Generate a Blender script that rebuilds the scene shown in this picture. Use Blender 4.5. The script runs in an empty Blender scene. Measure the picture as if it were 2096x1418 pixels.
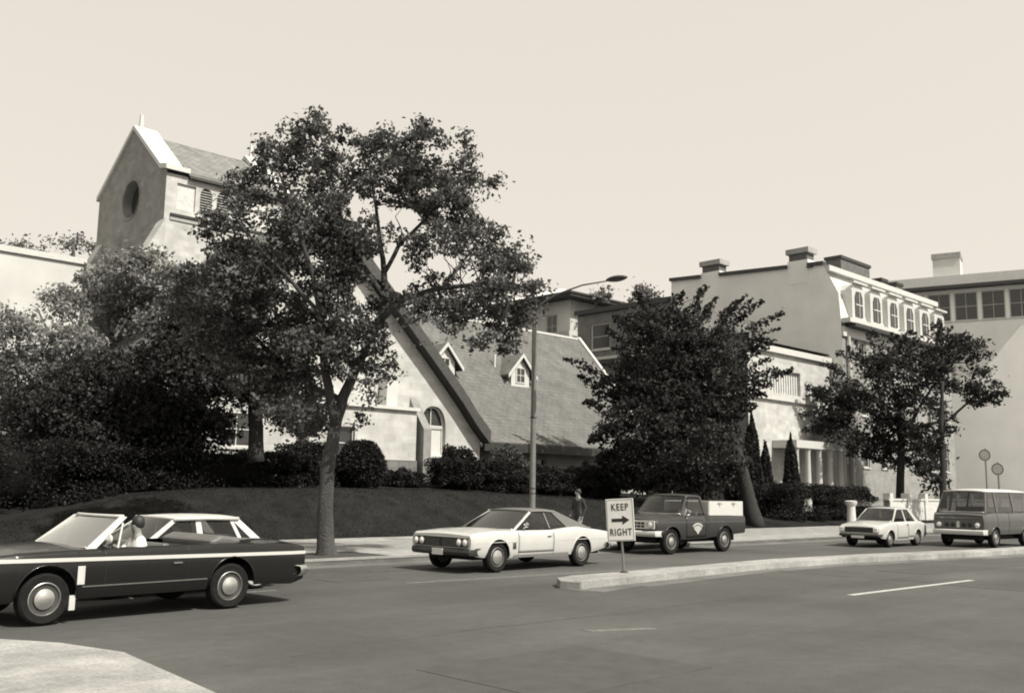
import bpy, bmesh, math, random
import numpy as np
from mathutils import Vector, Matrix
random.seed(7); rng = np.random.default_rng(11)
R = math.radians
sc = bpy.context.scene
# ---------------------------------------------------------------- camera, sky, sun, exposure
CAMH = 1.85; PITCH = math.atan(291/2000); ROLL = R(0.9)
cd = bpy.data.cameras.new('camera'); cam = bpy.data.objects.new('camera', cd); sc.collection.objects.link(cam)
cd.sensor_width = 36; cd.lens = 36*2000/2096; cd.clip_end = 6000; cd.clip_start = .1
CM = Matrix.Rotation(math.pi/2+PITCH, 3, 'X') @ Matrix.Rotation(ROLL, 3, 'Z')
cam.matrix_world = Matrix.Translation((0, 0, CAMH)) @ CM.to_4x4()
sc.camera = cam
SUN_EL = R(50); SUNDIR = Vector((.80, -.62, 0)).normalized()*math.cos(SUN_EL) + Vector((0, 0, math.sin(SUN_EL)))
w = bpy.data.worlds.new('World'); sc.world = w; w.use_nodes = True
nt = w.node_tree; bg = nt.nodes['Background']
sky = nt.nodes.new('ShaderNodeTexSky'); sky.sky_type = 'NISHITA'; sky.sun_disc = False
sky.sun_elevation = SUN_EL; sky.sun_rotation = math.atan2(SUNDIR.x, SUNDIR.y); sky.dust_density = 4
bw = nt.nodes.new('ShaderNodeRGBToBW'); nt.links.new(sky.outputs[0], bw.inputs[0])
cl = nt.nodes.new('ShaderNodeMapRange'); cl.inputs['From Min'].default_value = 0; cl.inputs['From Max'].default_value = 14
cl.inputs['To Min'].default_value = 4.4; cl.inputs['To Max'].default_value = 9.5; cl.clamp = True
nt.links.new(bw.outputs[0], cl.inputs['Value'])
tint = nt.nodes.new('ShaderNodeVectorMath'); tint.operation = 'SCALE'; tint.inputs[0].default_value = (1, .928, .822)
nt.links.new(cl.outputs[0], tint.inputs['Scale']); nt.links.new(tint.outputs[0], bg.inputs[0])
bg.inputs[1].default_value = .115
sl = bpy.data.lights.new('sun', 'SUN'); sl.energy = 4.6; sl.angle = R(.6); sl.color = (1, .955, .86)
so = bpy.data.objects.new('sun', sl); sc.collection.objects.link(so)
so.rotation_euler = SUNDIR.to_track_quat('Z', 'Y').to_euler(); so.location = (0, 0, 60)
sc.view_settings.view_transform = 'Standard'; sc.view_settings.look = 'None'
sc.view_settings.exposure = .47; sc.view_settings.gamma = 1
sc.render.engine = 'CYCLES'; sc.cycles.filter_width = 1.9
# ---------------------------------------------------------------- frames of reference
AZ = R(44.3); U = Vector((math.cos(AZ), math.sin(AZ), 0)); N = Vector((-math.sin(AZ), math.cos(AZ), 0))
def W(s, t, z=0): return U*s + N*t + Vector((0, 0, z))
def at(px, py, d):                       # a point at a given distance along a line of sight
    r = CM @ Vector(((px-1048)/2000, -(py-709)/2000, -1)); r = r/r.y
    return Vector((0, 0, CAMH)) + r*d
def street(v): return Vector((v.dot(U), v.dot(N), v.z))
# ---------------------------------------------------------------- materials
def shade(g): return (g, g*1.0, g*.965, 1)
def mat(name, g, rough=.8, var=.25, scale=3, bump=0, bscale=None, metal=0, detail=6, coat=0, spec=.5, streak=None, g2=None):
    m = bpy.data.materials.new(name); m.use_nodes = True; n = m.node_tree.nodes; l = m.node_tree.links
    b = n['Principled BSDF']; b.inputs['Roughness'].default_value = rough; b.inputs['Metallic'].default_value = metal
    b.inputs['Coat Weight'].default_value = coat; b.inputs['Specular IOR Level'].default_value = spec
    tc = n.new('ShaderNodeTexCoord'); mp = n.new('ShaderNodeMapping'); l.new(tc.outputs['Object'], mp.inputs[0])
    if streak: mp.inputs['Scale'].default_value = streak
    no = n.new('ShaderNodeTexNoise'); no.inputs['Scale'].default_value = scale; no.inputs['Detail'].default_value = detail
    l.new(mp.outputs[0], no.inputs['Vector'])
    rp = n.new('ShaderNodeValToRGB'); rp.color_ramp.elements[0].position = .3; rp.color_ramp.elements[1].position = .7
    rp.color_ramp.elements[0].color = shade(g*(1-var)); rp.color_ramp.elements[1].color = shade(g2 if g2 else g*(1+var))
    l.new(no.outputs[0], rp.inputs[0]); l.new(rp.outputs[0], b.inputs['Base Color'])
    if bump:
        n2 = n.new('ShaderNodeTexNoise'); n2.inputs['Scale'].default_value = bscale or scale*6; n2.inputs['Detail'].default_value = 5
        l.new(tc.outputs['Object'], n2.inputs['Vector'])
        bp = n.new('ShaderNodeBump'); bp.inputs['Strength'].default_value = bump; bp.inputs['Distance'].default_value = .05
        l.new(n2.outputs[0], bp.inputs['Height']); l.new(bp.outputs[0], b.inputs['Normal'])
    return m
def courses(name, g, g2, bw_, bh, mortar, rough=.85, plane='xz'):       # coursed masonry / slate seen too far off to pick apart
    m = mat(name, g, rough, .18, 1.2, .15, 14); n = m.node_tree.nodes; l = m.node_tree.links; b = n['Principled BSDF']
    tc = [x for x in n if x.type == 'TEX_COORD'][0]; rp = [x for x in n if x.type == 'VALTORGB'][0]
    sp = n.new('ShaderNodeSeparateXYZ'); l.new(tc.outputs['Object'], sp.inputs[0])
    ad = n.new('ShaderNodeMath'); l.new(sp.outputs[0], ad.inputs[0]); l.new(sp.outputs[1], ad.inputs[1])
    cb = n.new('ShaderNodeCombineXYZ'); l.new(ad.outputs[0], cb.inputs[0]); l.new(sp.outputs[2], cb.inputs[1])
    br = n.new('ShaderNodeTexBrick'); l.new(cb.outputs[0], br.inputs['Vector']); br.inputs['Scale'].default_value = 1
    br.inputs['Brick Width'].default_value = bw_; br.inputs['Row Height'].default_value = bh; br.inputs['Mortar Size'].default_value = mortar
    br.inputs['Color1'].default_value = (1, 1, 1, 1); br.inputs['Color2'].default_value = (.8, .8, .8, 1); br.inputs['Mortar'].default_value = (g2/g,)*3+(1,)
    mx = n.new('ShaderNodeMix'); mx.data_type = 'RGBA'; mx.blend_type = 'MULTIPLY'; mx.inputs[0].default_value = 1
    l.new(rp.outputs[0], mx.inputs[6]); l.new(br.outputs[0], mx.inputs[7]); l.new(mx.outputs[2], b.inputs['Base Color'])
    return m
def glass(name, g=.02, clear=.5, rough=.05, refl=.05):
    m = bpy.data.materials.new(name); m.use_nodes = True; n = m.node_tree.nodes; l = m.node_tree.links; n.clear()
    o = n.new('ShaderNodeOutputMaterial'); t = n.new('ShaderNodeBsdfTransparent'); t.inputs[0].default_value = (clear,)*3+(1,)
    gl = n.new('ShaderNodeBsdfGlossy'); gl.inputs['Roughness'].default_value = rough; gl.inputs[0].default_value = (.9, .9, .88, 1)
    lw = n.new('ShaderNodeLayerWeight'); pw = n.new('ShaderNodeMath'); pw.operation = 'POWER'; pw.inputs[1].default_value = 3.5; l.new(lw.outputs['Facing'], pw.inputs[0]); fr = n.new('ShaderNodeMath'); fr.operation = 'MULTIPLY_ADD'; fr.inputs[1].default_value = .8; fr.inputs[2].default_value = refl; l.new(pw.outputs[0], fr.inputs[0])
    nz = n.new('ShaderNodeTexNoise'); nz.inputs['Scale'].default_value = 2; bp = n.new('ShaderNodeBump'); bp.inputs['Strength'].default_value = .03
    l.new(nz.outputs[0], bp.inputs['Height']); l.new(bp.outputs[0], gl.inputs['Normal'])
    mx = n.new('ShaderNodeMixShader'); l.new(fr.outputs[0], mx.inputs[0]); l.new(t.outputs[0], mx.inputs[1]); l.new(gl.outputs[0], mx.inputs[2]); l.new(mx.outputs[0], o.inputs[0])
    return m
def leafmat(name, g, trans=.35, var=.5):
    m = bpy.data.materials.new(name); m.use_nodes = True; n = m.node_tree.nodes; l = m.node_tree.links
    b = n['Principled BSDF']; b.inputs['Roughness'].default_value = .55; b.inputs['Specular IOR Level'].default_value = .18
    gi = n.new('ShaderNodeNewGeometry'); rp = n.new('ShaderNodeValToRGB')
    rp.color_ramp.elements[0].color = shade(g*(1-var)); rp.color_ramp.elements[1].color = shade(g*(1+var))
    l.new(gi.outputs['Random Per Island'], rp.inputs[0]); l.new(rp.outputs[0], b.inputs['Base Color'])
    tr = n.new('ShaderNodeBsdfTranslucent'); l.new(rp.outputs[0], tr.inputs[0])
    mx = n.new('ShaderNodeMixShader'); mx.inputs[0].default_value = trans
    l.new(b.outputs[0], mx.inputs[1]); l.new(tr.outputs[0], mx.inputs[2]); l.new(mx.outputs[0], n['Material Output'].inputs[0])
    return m
M = dict(
 asphalt=mat('asphalt', .058, .9, .12, .35, .25, 60), ground=mat('ground_soil', .06, .95, .3, .3),
 grass=mat('mown_grass', .017, .95, .3, 1.5, .6, 30, spec=.08), concrete=mat('concrete', .25, .9, .14, 1.2, .2, 40),
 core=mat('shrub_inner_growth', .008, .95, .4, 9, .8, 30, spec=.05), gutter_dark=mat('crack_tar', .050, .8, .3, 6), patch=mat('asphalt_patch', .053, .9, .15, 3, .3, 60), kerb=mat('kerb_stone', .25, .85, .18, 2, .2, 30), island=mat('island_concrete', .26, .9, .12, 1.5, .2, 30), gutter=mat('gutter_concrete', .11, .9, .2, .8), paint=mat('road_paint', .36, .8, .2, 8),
 wornpaint=mat('worn_road_paint', .12, .85, .3, 9), soil=mat('tree_pit_soil', .04, .95, .3, 6, .5),
 render_wall=courses('pale_coursed_stone', .46, .39, .7, .32, .012), shade_toned_stone=courses('shade_toned_stone', .24, .20, .6, .3, .015),
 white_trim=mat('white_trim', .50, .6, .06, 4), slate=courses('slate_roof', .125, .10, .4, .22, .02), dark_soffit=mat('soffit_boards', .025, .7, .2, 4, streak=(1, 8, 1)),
 fascia=mat('rake_fascia', .05, .7, .2, 5), slate_lt=courses('pale_slate_roof', .21, .17, .4, .22, .02), plinth=courses('dark_base_stone', .16, .10, .6, .3, .02), stucco=mat('grey_stucco', .72, .9, .08, .5, .1, 20), stucco_lt=mat('pale_stucco', .5, .9, .08, .5, .1, 20),
 brick=courses('dark_brick', .15, .22, .22, .08, .008), brick_mid=courses('row_house_brick', .26, .3, .22, .08, .008), darktrim=mat('dark_metal_trim', .035, .5, .2, 5),
 white_paint=mat('white_gloss_paint', .50, .35, .03, 4), dirty_white=mat('weathered_white', .5, .6, .12, 3), chrome=mat('chrome', .62, .13, .05, 6, metal=1),
 bark=mat('bark', .085, .95, .35, 5, .9, 22, streak=(1, 1, .25)), bark_dk=mat('bark_dark', .024, .95, .3, 5, .8, 20), bark_lt=mat('bark_pale', .048, .95, .35, 5, .9, 22, streak=(1, 1, .25)),
 tyre=mat('tyre_rubber', .013, .9, .25, 12, spec=.15), hub=mat('hubcap_metal', .5, .3, .1, 6, metal=.8), whitewall=mat('whitewall', .30, .7, .05, 9), wheel_dark=mat('wheel_paint', .05, .4, .1, 8), bumper_dk=mat('painted_road_reflection', .045, .35, .15, 5, metal=.4), black=mat('black_trim', .012, .5, .2, 8), under=mat('underbody', .008, .9, .2, 8),
 car_dark=mat('dark_car_paint', .010, .25, .05, 3, coat=.3, spec=.3), car_white=mat('white_car_paint', .46, .28, .03, 3, coat=.5), car_white2=mat('cream_car_paint', .44, .3, .03, 3, coat=.5), vinyl=mat('vinyl_roof', .11, .55, .1, 20, .1, 90),
 truck_paint=mat('truck_paint', .028, .35, .08, 3, coat=.2), van_paint=mat('van_paint', .075, .35, .08, 3, coat=.3), seat=mat('seat_vinyl', .10, .5, .1, 6), seat_lt=mat('pale_seat_vinyl', .4, .5, .1, 6),
 lens=mat('headlight_lens', .78, .15, .03, 5, coat=.6), plate=mat('plate', .62, .4, .05, 9), steel=mat('galvanised_steel', .16, .5, .15, 3, metal=.3), letter=mat('sign_black', .018, .5, .1, 6), signface=mat('sign_white', .76, .45, .06, 3),
 skin=mat('skin', .22, .6, .05, 6), hair=mat('hair', .015, .6, .2, 20), shirt_w=mat('white_shirt', .75, .85, .05, 6), shirt_d=mat('dark_coat', .03, .9, .15, 6), emblem=mat('emblem_paint', .36, .5, .1, 20), smudge=mat('printed_mark', .22, .7, .3, 20),
 glass=glass('car_glass', clear=.6), winglass=mat('window_glass_dark', .03, .12, .2, 2, spec=.7), darkglass=glass('dark_car_glass', clear=.33), louver=mat('louver_paint', .30, .7, .15, 4), chim=mat('chimney_brick', .11, .9, .3, 5),
)
L = dict(elm=leafmat('elm_leaves', .095, .36, .65), pale=leafmat('pale_leaves', .23, .35, .5), dark=leafmat('dark_leaves', .034, .25), locust=leafmat('locust_leaves', .036, .25), hedge=leafmat('hedge_leaves', .016, .2), shrub=leafmat('shrub_leaves', .075, .3), far=leafmat('far_leaves', .17, .3))
def worn(m, sc_, st, lo, hi, fine):        # long tyre-worn bands and fine aggregate multiplied into the road colour
    n = m.node_tree.nodes; l = m.node_tree.links; b = n['Principled BSDF']; rp = [x for x in n if x.type == 'VALTORGB'][0]; tc = [x for x in n if x.type == 'TEX_COORD'][0]
    out = rp.outputs[0]
    for s_, stv, a, c in ((sc_, st, lo, hi), (fine, (1, 1, 1), .78, 1.2), (4.5, (1, 1, 1), .9, 1.1), (.35, (1, 1, 1), .9, 1.1), (.1, (1, 1, 1), .86, 1.16)):
        mp = n.new('ShaderNodeMapping'); mp.inputs['Scale'].default_value = stv; l.new(tc.outputs['Object'], mp.inputs[0])
        no = n.new('ShaderNodeTexNoise'); no.inputs['Scale'].default_value = s_; no.inputs['Detail'].default_value = 4; l.new(mp.outputs[0], no.inputs['Vector'])
        mr = n.new('ShaderNodeMapRange'); mr.inputs['From Min'].default_value = .3; mr.inputs['From Max'].default_value = .7; mr.inputs['To Min'].default_value = a; mr.inputs['To Max'].default_value = c; l.new(no.outputs[0], mr.inputs[0])
        mx = n.new('ShaderNodeMix'); mx.data_type = 'RGBA'; mx.blend_type = 'MULTIPLY'; mx.inputs[0].default_value = 1; l.new(out, mx.inputs[6]); l.new(mr.outputs[0], mx.inputs[7]); out = mx.outputs[2]
    l.new(out, b.inputs['Base Color'])
worn(M['asphalt'], .9, (.03, 1, 1), .86, 1.15, 45); worn(M['island'], 1.5, (.4, 1, 1), .85, 1.1, 30); worn(M['concrete'], 1.2, (1, 1, 1), .85, 1.12, 30); worn(M['gutter'], 1.5, (.3, 1, 1), .8, 1.2, 30)
# ---------------------------------------------------------------- mesh helpers
def tag(o, label=None, cat=None, group=None, kind=None):
    if label: o['label'] = label
    if cat: o['category'] = cat
    if group: o['group'] = group
    if kind: o['kind'] = kind
    return o
def thing(name, label, cat, s, t, z=0, rot=0, group=None):
    o = bpy.data.objects.new(name, None); sc.collection.objects.link(o); o.empty_display_size = .3
    o.location = W(s, t, z); o.rotation_euler.z = AZ+rot
    return tag(o, label, cat, group)
class MB:
    def __init__(s): s.v = []; s.f = []
    def face(s, pts): i = len(s.v); s.v += [tuple(p) for p in pts]; s.f.append(tuple(range(i, i+len(pts)))); return s
    def hexa(s, b, t):
        i = len(s.v); s.v += [tuple(p) for p in b]+[tuple(p) for p in t]
        s.f += [tuple(i+k for k in q) for q in ((3, 2, 1, 0), (4, 5, 6, 7), (0, 1, 5, 4), (1, 2, 6, 5), (2, 3, 7, 6), (3, 0, 4, 7))]; return s
    def box(s, x0, x1, y0, y1, z0, z1): return s.hexa([(x0, y0, z0), (x1, y0, z0), (x1, y1, z0), (x0, y1, z0)], [(x0, y0, z1), (x1, y0, z1), (x1, y1, z1), (x0, y1, z1)])
    def prism(s, pts, ax, a, b):        # polygon in the two other axes, extruded along ax from a to b
        def p(q, c): return {'x': (c, q[0], q[1]), 'y': (q[0], c, q[1]), 'z': (q[0], q[1], c)}[ax]
        n = len(pts); i = len(s.v); s.v += [p(q, a) for q in pts]+[p(q, b) for q in pts]
        s.f.append(tuple(range(i+n-1, i-1, -1))); s.f.append(tuple(range(i+n, i+2*n)))
        for k in range(n): s.f.append((i+k, i+(k+1) % n, i+n+(k+1) % n, i+n+k))
        return s
    def tube(s, pts, rad, n=8, cap=True):
        pts = [Vector(p) for p in pts]; rad = rad if hasattr(rad, '__len__') else [rad]*len(pts); base = len(s.v); up = None
        for k, p in enumerate(pts):
            d = (pts[min(k+1, len(pts)-1)]-pts[max(k-1, 0)]).normalized()
            if up is None: up = d.orthogonal().normalized()
            a = (up - d*up.dot(d)).normalized(); up = a; b = d.cross(a)
            for j in range(n):
                th = 2*math.pi*j/n; s.v.append(tuple(p+(a*math.cos(th)+b*math.sin(th))*rad[k]))
        for k in range(len(pts)-1):
            for j in range(n): s.f.append((base+k*n+j, base+k*n+(j+1) % n, base+(k+1)*n+(j+1) % n, base+(k+1)*n+j))
        if cap: s.f.append(tuple(base+j for j in range(n-1, -1, -1))); s.f.append(tuple(base+(len(pts)-1)*n+j for j in range(n)))
        return s
    def lathe(s, prof, c, ax='y', n=24):   # prof: (radius, offset along axis)
        base = len(s.v); m = len(prof)
        for j in range(n):
            th = 2*math.pi*j/n; co, si = math.cos(th), math.sin(th)
            for r, o in prof:
                q = {'y': (r*co, o, r*si), 'x': (o, r*co, r*si), 'z': (r*co, r*si, o)}[ax]; s.v.append((c[0]+q[0], c[1]+q[1], c[2]+q[2]))
        for j in range(n):
            for k in range(m-1): s.f.append((base+j*m+k, base+((j+1) % n)*m+k, base+((j+1) % n)*m+k+1, base+j*m+k+1))
        return s
    def grid(s, rows):                   # rows of equal length
        base = len(s.v); m = len(rows[0])
        for r in rows: s.v += [tuple(p) for p in r]
        for i in range(len(rows)-1):
            for j in range(m-1): s.f.append((base+i*m+j, base+i*m+j+1, base+(i+1)*m+j+1, base+(i+1)*m+j))
        return s
    def build(s, name, m, parent=None, org=(0, 0, 0), smooth=False, bevel=0, world=False, merge=True):
        me = bpy.data.meshes.new(name)
        vs = [(x-org[0], y-org[1], z-org[2]) for x, y, z in s.v] if org != (0, 0, 0) else s.v
        me.from_pydata(vs, [], s.f)
        bm = bmesh.new(); bm.from_mesh(me)
        if merge: bmesh.ops.remove_doubles(bm, verts=bm.verts, dist=1e-4)
        bmesh.ops.recalc_face_normals(bm, faces=bm.faces); bm.to_mesh(me); bm.free()
        o = bpy.data.objects.new(name, me); sc.collection.objects.link(o); me.materials.append(m)
        if parent: o.parent = parent
        if smooth: 
            for p in me.polygons: p.use_smooth = True
            if smooth != 'all': me.set_sharp_from_angle(angle=R(35))
        if bevel:
            b = o.modifiers.new('bevel', 'BEVEL'); b.width = bevel; b.segments = 2; b.limit_method = 'ANGLE'
        return o
def placed(o, s=0, t=0, z=0, rot=0): o.location = W(s, t, z); o.rotation_euler.z = AZ+rot; return o
def interp(tab, x, k=1): return float(np.interp(x, [r[0] for r in tab], [r[k] for r in tab]))
# ---------------------------------------------------------------- ground, road, kerbs, bank
crest = [(-60, .2), (0, .3), (8, .5), (10.6, .72), (12.3, 1.15), (13.9, 1.50), (16.5, 1.70), (21.4, 1.76), (25, 1.74), (29, 1.66), (35, 1.42), (43, 1.15), (47, .75), (52, .5), (60, .45), (70, .55), (120, .6)]
plat = [(-60, 1.5), (10, 1.7), (30, 2.2), (50, 1.6), (70, 1.2), (120, 1.2)]
def toe(s): return float(np.interp(s, [-60, 24, 42, 60], [27.6, 27.6, 26.2, 26.0]))
def sm(x): x = max(0, min(1, x)); return x*x*(3-2*x)
def terr(s, t):
    a = toe(s); c = interp(crest, s)
    if t <= 31: return .14 + (c-.14)*sm((t-a)/(31-a))**.9
    return c + (interp(plat, s)-c)*sm((t-31)/6)
o = placed(MB().face([(-3000, -3000, 0), (5000, -3000, 0), (5000, 5000, 0), (-3000, 5000, 0)]).build('ground', M['ground']), z=-.06); tag(o, kind='structure')
o = placed(MB().face([(-250, -18, 0), (400, -18, 0), (400, 19.85, 0), (-250, 19.85, 0)]).build('road', M['asphalt'])); tag(o, kind='structure')
mb = MB(); ss = list(np.arange(-60, 130, 1.5)); tt = list(np.arange(0, 1.001, .1))
rows = [[(s, toe(s)+(31-toe(s))*k, terr(s, toe(s)+(31-toe(s))*k)+.012*math.sin(s*3+k*9)) for k in tt]+[(s, t, terr(s, t)) for t in (31.8, 33, 34.5, 36, 38, 60, 110, 250)] for s in ss]
o = placed(mb.grid(rows).build('grass_bank', M['grass'], smooth='all')); tag(o, kind='structure')
o = placed(MB().hexa([(-60, 20.0, -.05), (130, 20.0, -.05), (130, 28.4, -.05), (-60, 28.4, -.05)], [(-60, 20.0, .135), (130, 20.0, .135), (130, 28.4, .135), (-60, 28.4, .135)]).build('sidewalk', M['concrete'])); tag(o, kind='structure')
sw = o
# paving slabs, each its own piece where it is large enough to be picked apart
slabme = None
for i in range(0, 38):
    for j, t0 in enumerate((21.9, 23.75)):
        s0 = 6+i*1.5
        if slabme is None:
            p = MB().box(0, 1.485, 0, 1.83, 0, .016).build('paving_slab', M['concrete'], bevel=.004); slabme = p.data
        else: p = bpy.data.objects.new('paving_slab', slabme); sc.collection.objects.link(p)
        p.parent = sw; p.location = (s0, t0, .131+.003*((i*7+j*3) % 4)/4)
kb = placed(MB().box(-60, 130, 19.83, 20.0, -.05, .12).build('kerb', M['gutter'])); tag(kb, kind='structure')
kme = None
for i in range(40):
    if kme is None: p = MB().box(0, 1.79, 0, .19, 0, .05).build('kerb_stone', M['kerb'], bevel=.01); kme = p.data
    else: p = bpy.data.objects.new('kerb_stone', kme); sc.collection.objects.link(p)
    p.parent = kb; p.location = (4+i*1.8, 19.815, .10)
o = placed(MB().box(-60, 130, 19.2, 19.83, -.05, .004).build('gutter_strip', M['gutter'])); tag(o, kind='structure')
o = placed(MB().box(12.9, 15.4, 20.05, 21.85, -.02, .150).build('tree_pit', M['soil'])); tag(o, kind='structure')
# traffic island with a narrow kerbed top
near = [(13.95, 12.9), (14.1, 12.5), (15.6, 12.62), (21.5, 13.05), (25, 12.85), (31, 11.9), (45, 10.6), (80, 8.5), (120, 7)]
far = [(120, 8.0), (80, 9.5), (45, 11.6), (33.6, 12.45), (28, 13.4), (23.2, 13.85), (16.6, 13.55), (14.9, 13.5), (14.3, 13.3)]
o = placed(MB().prism(near+far, 'z', -.02, .15).build('traffic_island', M['island'], bevel=.02)); tag(o, kind='structure')
isl = o
pts = [(13.95, 12.9), (14.1, 12.5), (15.6, 12.62), (21.5, 13.05), (25, 12.85), (31, 11.9), (45, 10.6)]
for (a0, b0), (a1, b1) in zip(pts[1:-1], pts[2:]):
    n_ = max(1, round(math.hypot(a1-a0, b1-b0)/1.5))
    for k in range(n_):
        f0, f1 = k/n_+.006, (k+1)/n_-.006; q0, q1 = (a0+(a1-a0)*f0, b0+(b1-b0)*f0), (a0+(a1-a0)*f1, b0+(b1-b0)*f1); dz = random.uniform(0, .008)
        MB().hexa([(q0[0], q0[1]-.012, .0), (q1[0], q1[1]-.012, .0), (q1[0], q1[1]+.2, .0), (q0[0], q0[1]+.2, .0)], [(q0[0], q0[1]-.006, .156+dz), (q1[0], q1[1]-.006, .156+dz), (q1[0], q1[1]+.2, .158+dz), (q0[0], q0[1]+.2, .158+dz)]).build('kerb_stone', M['island'], isl, bevel=.012)
for pl_, wd_ in (([(6, 9.6), (9, 9.9), (12.5, 9.7), (17, 10.1), (24, 9.9), (33, 9.6)], .035), ([(21, 6.2), (21.5, 9.8), (21.2, 12.6)], .03), ([(10, 17.9), (16, 17.6), (24, 17.9), (36, 17.7)], .04)):
    mb = MB(); fine_ = []
    for (a0, b0), (a1, b1) in zip(pl_[:-1], pl_[1:]):
        for k in range(8): f = k/8; fine_.append((a0+(a1-a0)*f+random.uniform(-.05, .05), b0+(b1-b0)*f+random.uniform(-.06, .06)))
    for (a0, b0), (a1, b1) in zip(fine_[:-1], fine_[1:]):
        d_ = math.hypot(a1-a0, b1-b0); nx, ny = -(b1-b0)/d_*wd_/2, (a1-a0)/d_*wd_/2; w_ = random.uniform(.5, 1.3)
        mb.hexa([(a0-nx*w_, b0-ny*w_, -.001), (a1-nx, b1-ny, -.001), (a1+nx, b1+ny, -.001), (a0+nx*w_, b0+ny*w_, -.001)], [(a0-nx*w_, b0-ny*w_, .0035), (a1-nx, b1-ny, .0035), (a1+nx, b1+ny, .0035), (a0+nx*w_, b0+ny*w_, .0035)])
    tag(placed(mb.build('crack_seal', M['gutter_dark'], merge=False)), kind='structure')
for a0, a1, b0, b1 in ((6.6, 9.1, 6.2, 8.1), (23.5, 27.5, 9.9, 11.2), (11.2, 12.5, 16.2, 18.2)):
    tag(placed(MB().box(a0, a1, b0, b1, -.01, .0042).build('road_patch', M['patch'])), kind='structure')
pg = MB(); 
for a, b in zip(near[:-1], near[1:]): pg.hexa([(a[0], a[1]-.55, -.02), (b[0], b[1]-.35, -.02), (b[0], b[1], -.02), (a[0], a[1], -.02)], [(a[0], a[1]-.55, .004), (b[0], b[1]-.35, .004), (b[0], b[1], .004), (a[0], a[1], .004)])
o = placed(pg.build('island_gutter', M['gutter'])); tag(o, kind='structure')
def stripe(s0, t0, s1, t1, wd, m='paint', name='lane_marking'):
    o = placed(MB().hexa([(s0, t0, 0), (s1, t1, 0), (s1, t1+wd, 0), (s0, t0+wd, 0)], [(s0, t0, .005), (s1, t1, .005), (s1, t1+wd, .005), (s0, t0+wd, .005)]).build(name, M[m])); return tag(o, kind='structure')
stripe(17.5, 8.8, 22.9, 8.65, .13); stripe(10.1, 8.75, 11.0, 8.35, .16, 'wornpaint'); stripe(32, 8.0, 37, 7.6, .13); stripe(12.2, 15.3, 20.5, 14.75, .12, 'wornpaint')
stripe(3.5, 15.9, 9.5, 15.6, .1, 'wornpaint')
o = placed(MB().prism([(-20, 5), (3.6, 5), (4.4, 7.5), (4.75, 10.9), (4.45, 12.0), (3.9, 12.9), (3.0, 13.5), (-20, 13.6)], 'z', -.02, .012).build('side_street_apron', M['concrete'])); tag(o, kind='structure')
# ---------------------------------------------------------------- foliage
def leaves(name, m, pts, size, parent=None, aspect=.55, droop=0, kind='stuff', loc=None):
    """pts: Nx3 array, one small leaf-shaped quad each"""
    n = len(pts); P = np.asarray(pts, dtype=np.float64)
    if loc is not None: P = P - np.array(loc)
    a = rng.normal(size=(n, 3)); a[:, 2] -= droop; a /= np.linalg.norm(a, axis=1)[:, None]
    b = rng.normal(size=(n, 3)); b[:, 2] *= 1; b -= a*(a*b).sum(1)[:, None]; b /= np.linalg.norm(b, axis=1)[:, None]
    sz = size*rng.uniform(.6, 1.4, (n, 1)); a *= sz; b *= sz*aspect
    c = np.cross(a, b); c /= np.linalg.norm(c, axis=1)[:, None]; c *= sz*.12
    V = np.stack([P-a*.5, P+b*.5+c, P+a*.5, P-b*.5+c], 1).reshape(-1, 3)
    me = bpy.data.meshes.new(name); me.vertices.add(n*4); me.vertices.foreach_set('co', V.ravel())
    me.loops.add(n*4); me.loops.foreach_set('vertex_index', np.arange(n*4)); me.polygons.add(n)
    me.polygons.foreach_set('loop_start', np.arange(n)*4); me.polygons.foreach_set('loop_total', np.full(n, 4)); me.update(); me.materials.append(m)
    o = bpy.data.objects.new(name, me); sc.collection.objects.link(o)
    if parent: o.parent = parent
    if kind: o['kind'] = kind
    return o
def cluster_pts(blobs, dens, crad, per, holes=(), hd=None):
    """blobs: (centre, radii xyz). Twig clusters through each blob, more near its skin"""
    out = []
    for c, r in blobs:
        vol = r[0]*r[1]*r[2]; n = max(3, int(dens*vol**.75))
        d = rng.normal(size=(n, 3)); d /= np.linalg.norm(d, axis=1)[:, None]
        q = rng.uniform(.15, 1, (n, 1))**.45; cc = np.array(c) + d*q*np.array(r)*rng.uniform(.85, 1.12, (n, 1))
        for k in cc:
            m = int(per*rng.uniform(.5, 1.5)); rr = crad*rng.uniform(.6, 1.4)
            out.append(k + rng.normal(size=(m, 3))*np.array([rr, rr, rr*.6])*.55)
    P = np.concatenate(out)
    for hp, hr in holes:
        v = P-np.array([0, 0, CAMH]); x, y = project(P)
        P = P[((x-hp[0])/hr[0])**2+((y-hp[1])/hr[1])**2 > rng.uniform(.6, 1.15, len(P))]
    return P
CMn = np.array(CM)
def project(P): q = (P-np.array([0, 0, CAMH]))@CMn; return 1048+2000*q[:, 0]/-q[:, 2], 709-2000*q[:, 1]/-q[:, 2]
def pixblobs(lst, d, spread):
    out = []
    for e in lst:
        x, y, rx, ry = e[:4]; off = e[4] if len(e) > 4 else random.uniform(-spread, spread)
        dd = d+off; c = at(x, y, dd); k = dd/2000
        out.append(((c.x, c.y, c.z), (rx*k, (rx+ry)/2*k, ry*k)))
    return out
def limb(mb, pix, rad, d, offs=None):
    pts = [at(x, y, d+(offs[i] if offs else 0)) for i, (x, y) in enumerate(pix)]
    fine = []; rr = []
    for i in range(len(pts)-1):
        for k in range(3):
            f = k/3; fine.append(pts[i].lerp(pts[i+1], f)+Vector((random.uniform(-1, 1), random.uniform(-1, 1), random.uniform(-1, 1)))*.02*(1 if k else 0)); rr.append(rad[i]*(1-f)+rad[i+1]*f)
    fine.append(pts[-1]); rr.append(rad[-1]); mb.tube(fine, rr, 9)
    return fine
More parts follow.
